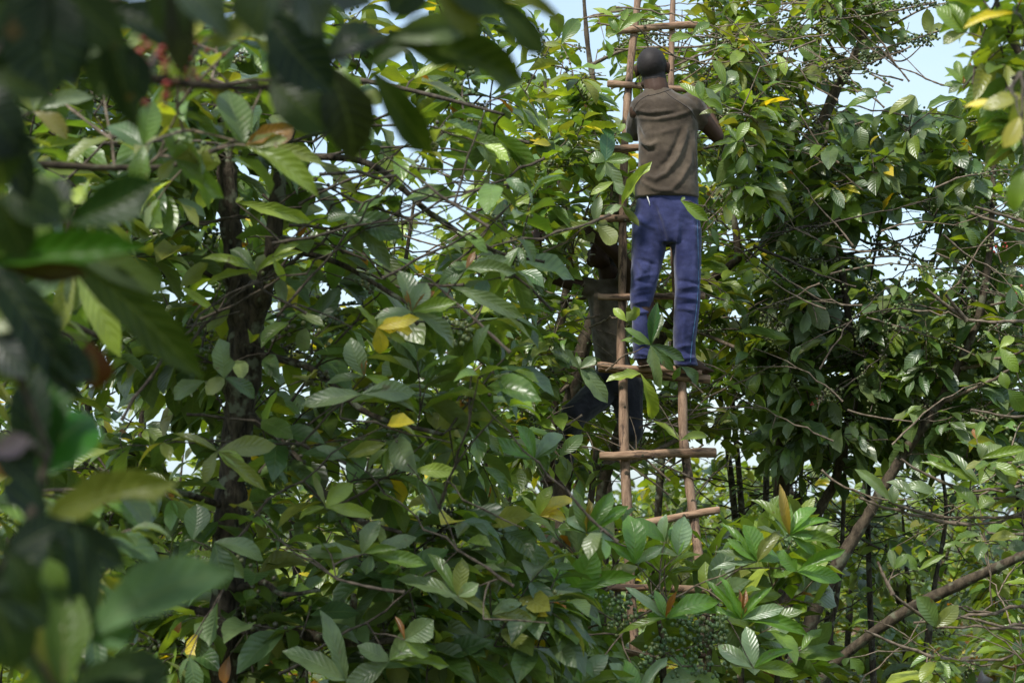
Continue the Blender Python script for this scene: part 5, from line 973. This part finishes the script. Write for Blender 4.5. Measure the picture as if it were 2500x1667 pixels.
for cx, cy, d, tips in ((1626, 1508, 8.0, [(1750, 1455, 46, G1), (1609, 1437, 28, G1), (1534, 1432, 24, G2), (1505, 1530, 24, BRI), (1690, 1500, 26, G1), (1645, 1445, 14, ORG), (1570, 1500, 26, G1)]), (1849, 1370, 8.1, [(1766, 1272, 34, G1), (1816, 1286, 48, G1), (1752, 1342, 26, GRY), (1902, 1290, 40, (.10, .11, .02)), (1742, 1384, 26, G2), (1846, 1282, 26, G1), (1910, 1340, 40, G1), (1790, 1310, 26, G1)]),
                     (1810, 1511, 8.0, [(1766, 1414, 30, G1), (1878, 1424, 28, G1), (1694, 1490, 26, G1), (1905, 1476, 38, G2), (1728, 1418, 26, G1), (1807, 1440, 16, ORG), (1826, 1442, 14, ORG), (1900, 1500, 40, G1), (1975, 1530, 30, G1)]), (1551, 1375, 8.1, [(1549, 1253, 50, G1), (1480, 1310, 30, G1), (1610, 1330, 26, G2)]), (1622, 1322, 8.2, [(1562, 1254, 40, G1), (1624, 1258, 26, G2)]),
                     (1655, 1356, 8.2, [(1684, 1264, 52, G2), (1650, 1268, 36, G1), (1580, 1350, 30, GRY)]), (1432, 1300, 8.0, [(1524, 1228, 32, G1), (1400, 1200, 30, MID), (1480, 1195, 34, G1), (1440, 1222, 26, (.22, .16, .02)), (1360, 1290, 30, MID), (1510, 1310, 28, G2), (1390, 1250, 34, G2)]), (1928, 1306, 8.1, [(1980, 1215, 34, G1), (2020, 1250, 34, G1), (2050, 1318, 32, MID), (1912, 1192, 12, (.25, .17, .02)), (1845, 1218, 30, BRI), (1985, 1300, 30, G1), (1995, 1345, 30, G1)]),
                     (1945, 1395, 8.1, [(2055, 1400, 30, G1), (1900, 1350, 40, G1), (2050, 1325, 20, G1)]), (1390, 1455, 8.3, [(1340, 1390, 44, G1), (1440, 1350, 60, G1), (1540, 1390, 30, G1), (1300, 1390, 30, G2), (1460, 1440, 30, G1), (1350, 1350, 36, G1)]), (1317, 1259, 8.2, [(1400, 1205, 30, YEL), (1384, 1262, 30, YEL), (1340, 1190, 32, YG), (1276, 1211, 18, YG), (1360, 1240, 26, YEL)]),
                     (1420, 1667, 8.0, [(1370, 1560, 40, G1), (1320, 1590, 40, BRI), (1480, 1600, 40, G2), (1540, 1640, 30, BRI)]), (1560, 1700, 8.0, [(1540, 1610, 40, G1), (1620, 1600, 30, G2), (1500, 1620, 46, G2), (1480, 1667, 30, BRI)]), (1840, 1630, 8.3, [(1760, 1560, 40, G2), (1780, 1620, 46, (.12, .15, .05)), (1930, 1570, 34, G1), (1950, 1640, 34, BRI), (1820, 1530, 40, G2)]), (1700, 1560 + 90, 8.2, [(1640, 1600, 30, G1), (1760, 1660, 30, BRI)]),
                     (1330, 1560, 8.2, [(1260, 1480, 44, GRY), (1300, 1640, 40, BRI), (1390, 1530, 30, MID), (1230, 1590, 40, G2)]), (1305, 1120, 8.8, [(1200, 1100, 24, G2), (1260, 1040, 34, G1), (1375, 1035, 34, G2), (1365, 1075, 30, G2), (1180, 1050, 40, G1)]), (1210, 1640, 7.6, [(1140, 1590, 60, GRY), (1170, 1520, 50, GRY)])):
    ti.rosette(cx, cy, d, tips)
for x0, y0, x1, y1, n in ((1670, 1520, 1720, 1525, 4), (1680, 1580, 1750, 1560, 4), (1610, 1590, 1640, 1580, 2), (1665, 1625, 1760, 1625, 3), (1495, 1455, 1515, 1460, 2), (1600, 1480, 1620, 1560, 2), (1510, 1510, 1530, 1500, 2), (1420, 1470, 1440, 1480, 2), (1580, 1600, 1600, 1580, 3)):
    for k in range(n):
        t = k / max(1, n - 1); a, b = P(x0, y0, 8.15), P(x1, y1, 8.15); ti.cluster(a.lerp(b, t) + Vector((0, 0, R.uniform(-.02, .02))), (b - a).normalized(), (.085, .145, .055, 1), 1.1)
    ti.branch(ti.near(P(x0, y0, 8.15))[0], P(x0, y0, 8.15), leaves=0); ti.branch(P(x0, y0, 8.15), P(x1, y1, 8.15), leaves=0, arch=.02)

# ------------------------------------------------------------------ trees behind
def crown_tree(label, x, y, h, r, n, pal, LL=.2, cap=120, z0=.25, seed=0, gaps=True, name='coffee_tree', cat='coffee tree', group='coffee trees behind', bark=BARK_DARK):
    t = Tree(label, (x, y, 0), pal, LL, .3, TWIG_DARK, bark, cap=cap, berry=0, gaps=gaps, group=group, name=name, cat=cat)
    rr = random.Random(seed); z = ground_z(x, y)
    for k in range(3):
        a = rr.uniform(0, 6.28); q = r * .45; ca, sa = math.cos(a), math.sin(a)
        t.stem([(x + .1 * ca, y + .1 * sa, z - .1, .030, 0), (x + q * .4 * ca, y + q * .4 * sa, z + h * .4, .024, 0), (x + q * .8 * ca, y + q * .8 * sa, z + h * .75, .016, 0), (x + q * ca, y + q * sa, z + h * .95, .008, 0)], seed=seed + k, sides=8)
    T = []
    for k in range(n):
        th, u = rr.uniform(0, 6.28), rr.random(); zz = z0 + (1 - z0) * rr.random(); rad = r * (math.sin(math.pi * min(1, (zz * .82 + .12))) ** .6) * rr.uniform(.45, 1.05) * (1 + .35 * noise.noise((math.cos(th) * 1.3 + seed, math.sin(th) * 1.3, zz * 3)))
        T.append(Vector((x + rad * math.cos(th), y + rad * math.sin(th), z + h * zz)))
    T.sort(key=lambda q: t.near(q)[1])
    for q in T:
        px, py, d = proj(q)
        if not (-150 < px < 2650 and -100 < py < 1800): continue
        s_, bd = t.near(q)
        t.branch(s_, q, leaves=rr.randint(3, 5), berries=0)
    return t
# second row, closing the view between the near trees
for k, (px, dd, h, r, n, lab) in enumerate([(-60, 11.5, 4.6, 1.3, 190, 'dense coffee tree far left behind the thick dark trunk'), (330, 12.5, 4.6, 1.4, 220, 'bushy coffee tree behind and left of the thick dark trunk'), (800, 13.0, 3.9, 1.3, 170, 'coffee tree seen through the gap right of the thick dark trunk'),
                                            (1150, 14.0, 3.4, 1.2, 130, 'coffee tree behind, between the thick dark trunk and the ladder'), (1560, 15.0, 4.6, 1.4, 170, 'tall coffee tree in the second row behind the man on the ladder'), (1850, 14.6, 4.0, 1.1, 140, 'coffee tree in the second row just right of the ladder'),
                                            (2560, 14.2, 4.4, 1.2, 150, 'coffee tree in the second row behind the diagonal stem at right'), (2230, 16.5, 1.7, 1.2, 90, 'low coffee tree in the clearing seen between the diagonal stem and the leaning limb'), (1960, 16.0, 1.8, 1.0, 90, 'low coffee tree in the clearing just right of the bright green shrub')]):
    p = P(px, 1250, dd); crown_tree(lab, p.x, p.y, h, r, n, PAL_BACK if k in (2, 3, 7, 8) else PAL_MID if k < 6 else PAL_RIGHT, .19, 110, .18, 300 + k)
# yellow-green crown showing pale against the sky
p = P(1010, 1250, 17.5); crown_tree('pale yellow green coffee tree rising against the sky left of the ladder', p.x, p.y, 4.3, 1.0, 90, [(10, OLI), (30, YG), (20, BRI)], .2, 100, .5, 330, gaps=False)
p = P(2030, 1250, 17); t_ = crown_tree('leafy coffee tree behind the thin stems right of the ladder', p.x, p.y, 3.2, 1.5, 90, PAL_BACK, .2, 100, .1, 340)
# far bushes over the clearing
SPOTS = []
for k in range(200):
    dd = R.uniform(19, 46); px = R.uniform(-150, 2650); p = P(px, 1250, dd)
    if all((p - q).length > 1.9 + .03 * dd for q in SPOTS): SPOTS.append(p)
    if len(SPOTS) >= 34: break
SPOTS.sort(key=lambda q: q.y)
for k, p in enumerate(SPOTS):
    px, py, dd = proj(p); h = R.uniform(1.7, 2.5) * (1 if px > 1850 or R.random() < .5 else 1.2); r = R.uniform(1.0, 1.5)
    o = thing('coffee_bush', 'bright rounded coffee bush far off in the clearing behind the trees', 'coffee bush', (p.x, p.y, ground_z(p.x, p.y)), 'far coffee bushes in the clearing')
    z = ground_z(p.x, p.y); mb = MB(); recs = []; f = 1 if dd < 30 else .6
    for q in range(5):
        a = R.uniform(0, 6.28); V, F = tube([Vector((p.x, p.y, z)), Vector((p.x + .3 * r * math.cos(a), p.y + .3 * r * math.sin(a), z + h * .5)), Vector((p.x + .7 * r * math.cos(a), p.y + .7 * r * math.sin(a), z + h * .8))], [.035, .02, .008], 6); mb.add(V, F)
    link('stem', mb.mesh('stem'), BARK, o)
    for q in range(int(190 * f)):
        th = R.uniform(0, 6.28); zz = R.uniform(.05, 1); rad = r * (math.sin(math.pi * min(1, zz * .8 + .15)) ** .6) * R.uniform(.4, 1.05) * (1 + .4 * noise.noise((math.cos(th) * 1.5 + k, math.sin(th) * 1.5, zz * 3)))
        c = Vector((p.x + rad * math.cos(th), p.y + rad * math.sin(th), z + h * zz)); ax = (Vector((math.cos(th), math.sin(th), .5))).normalized()
        for w in range(5):
            d_ = (ax + Vector((R.uniform(-.9, .9), R.uniform(-.9, .9), R.uniform(-.8, .5)))).normalized()
            recs.append((mat_from(c + d_ * .02, d_, Vector((R.uniform(-.5, .5), R.uniform(-.6, .4), 1)), R.uniform(.13, .24) * (1 if dd < 30 else 1.4)), pick(PAL_BACK), R.randrange(15), False))
    leaf_mass('leaves', recs, o)
# undergrowth on the ground between the bushes
recs = []
for q in range(16000):
    dd = 12 + 50 * R.random() ** 1.6; px = R.uniform(-200, 2700); p = P(px, 1250, dd); z = ground_z(p.x, p.y) + R.uniform(0, .5) ** 1.5
    d_ = Vector((R.uniform(-1, 1), R.uniform(-1, 1), R.uniform(-.1, .8))).normalized()
    recs.append((mat_from(Vector((p.x, p.y, z)), d_, Vector((R.uniform(-.5, .5), R.uniform(-.6, .4), 1)), R.uniform(.12, .26) * (1 + dd * .012)), pick(PAL_BACK if R.random() < .8 else [(1, BRN)]), R.randrange(15), False))
o = leaf_mass('undergrowth', recs, None); o['label'] = 'low leafy undergrowth covering the ground of the clearing'; o['category'] = 'undergrowth'

for t in TREES: t.finish()
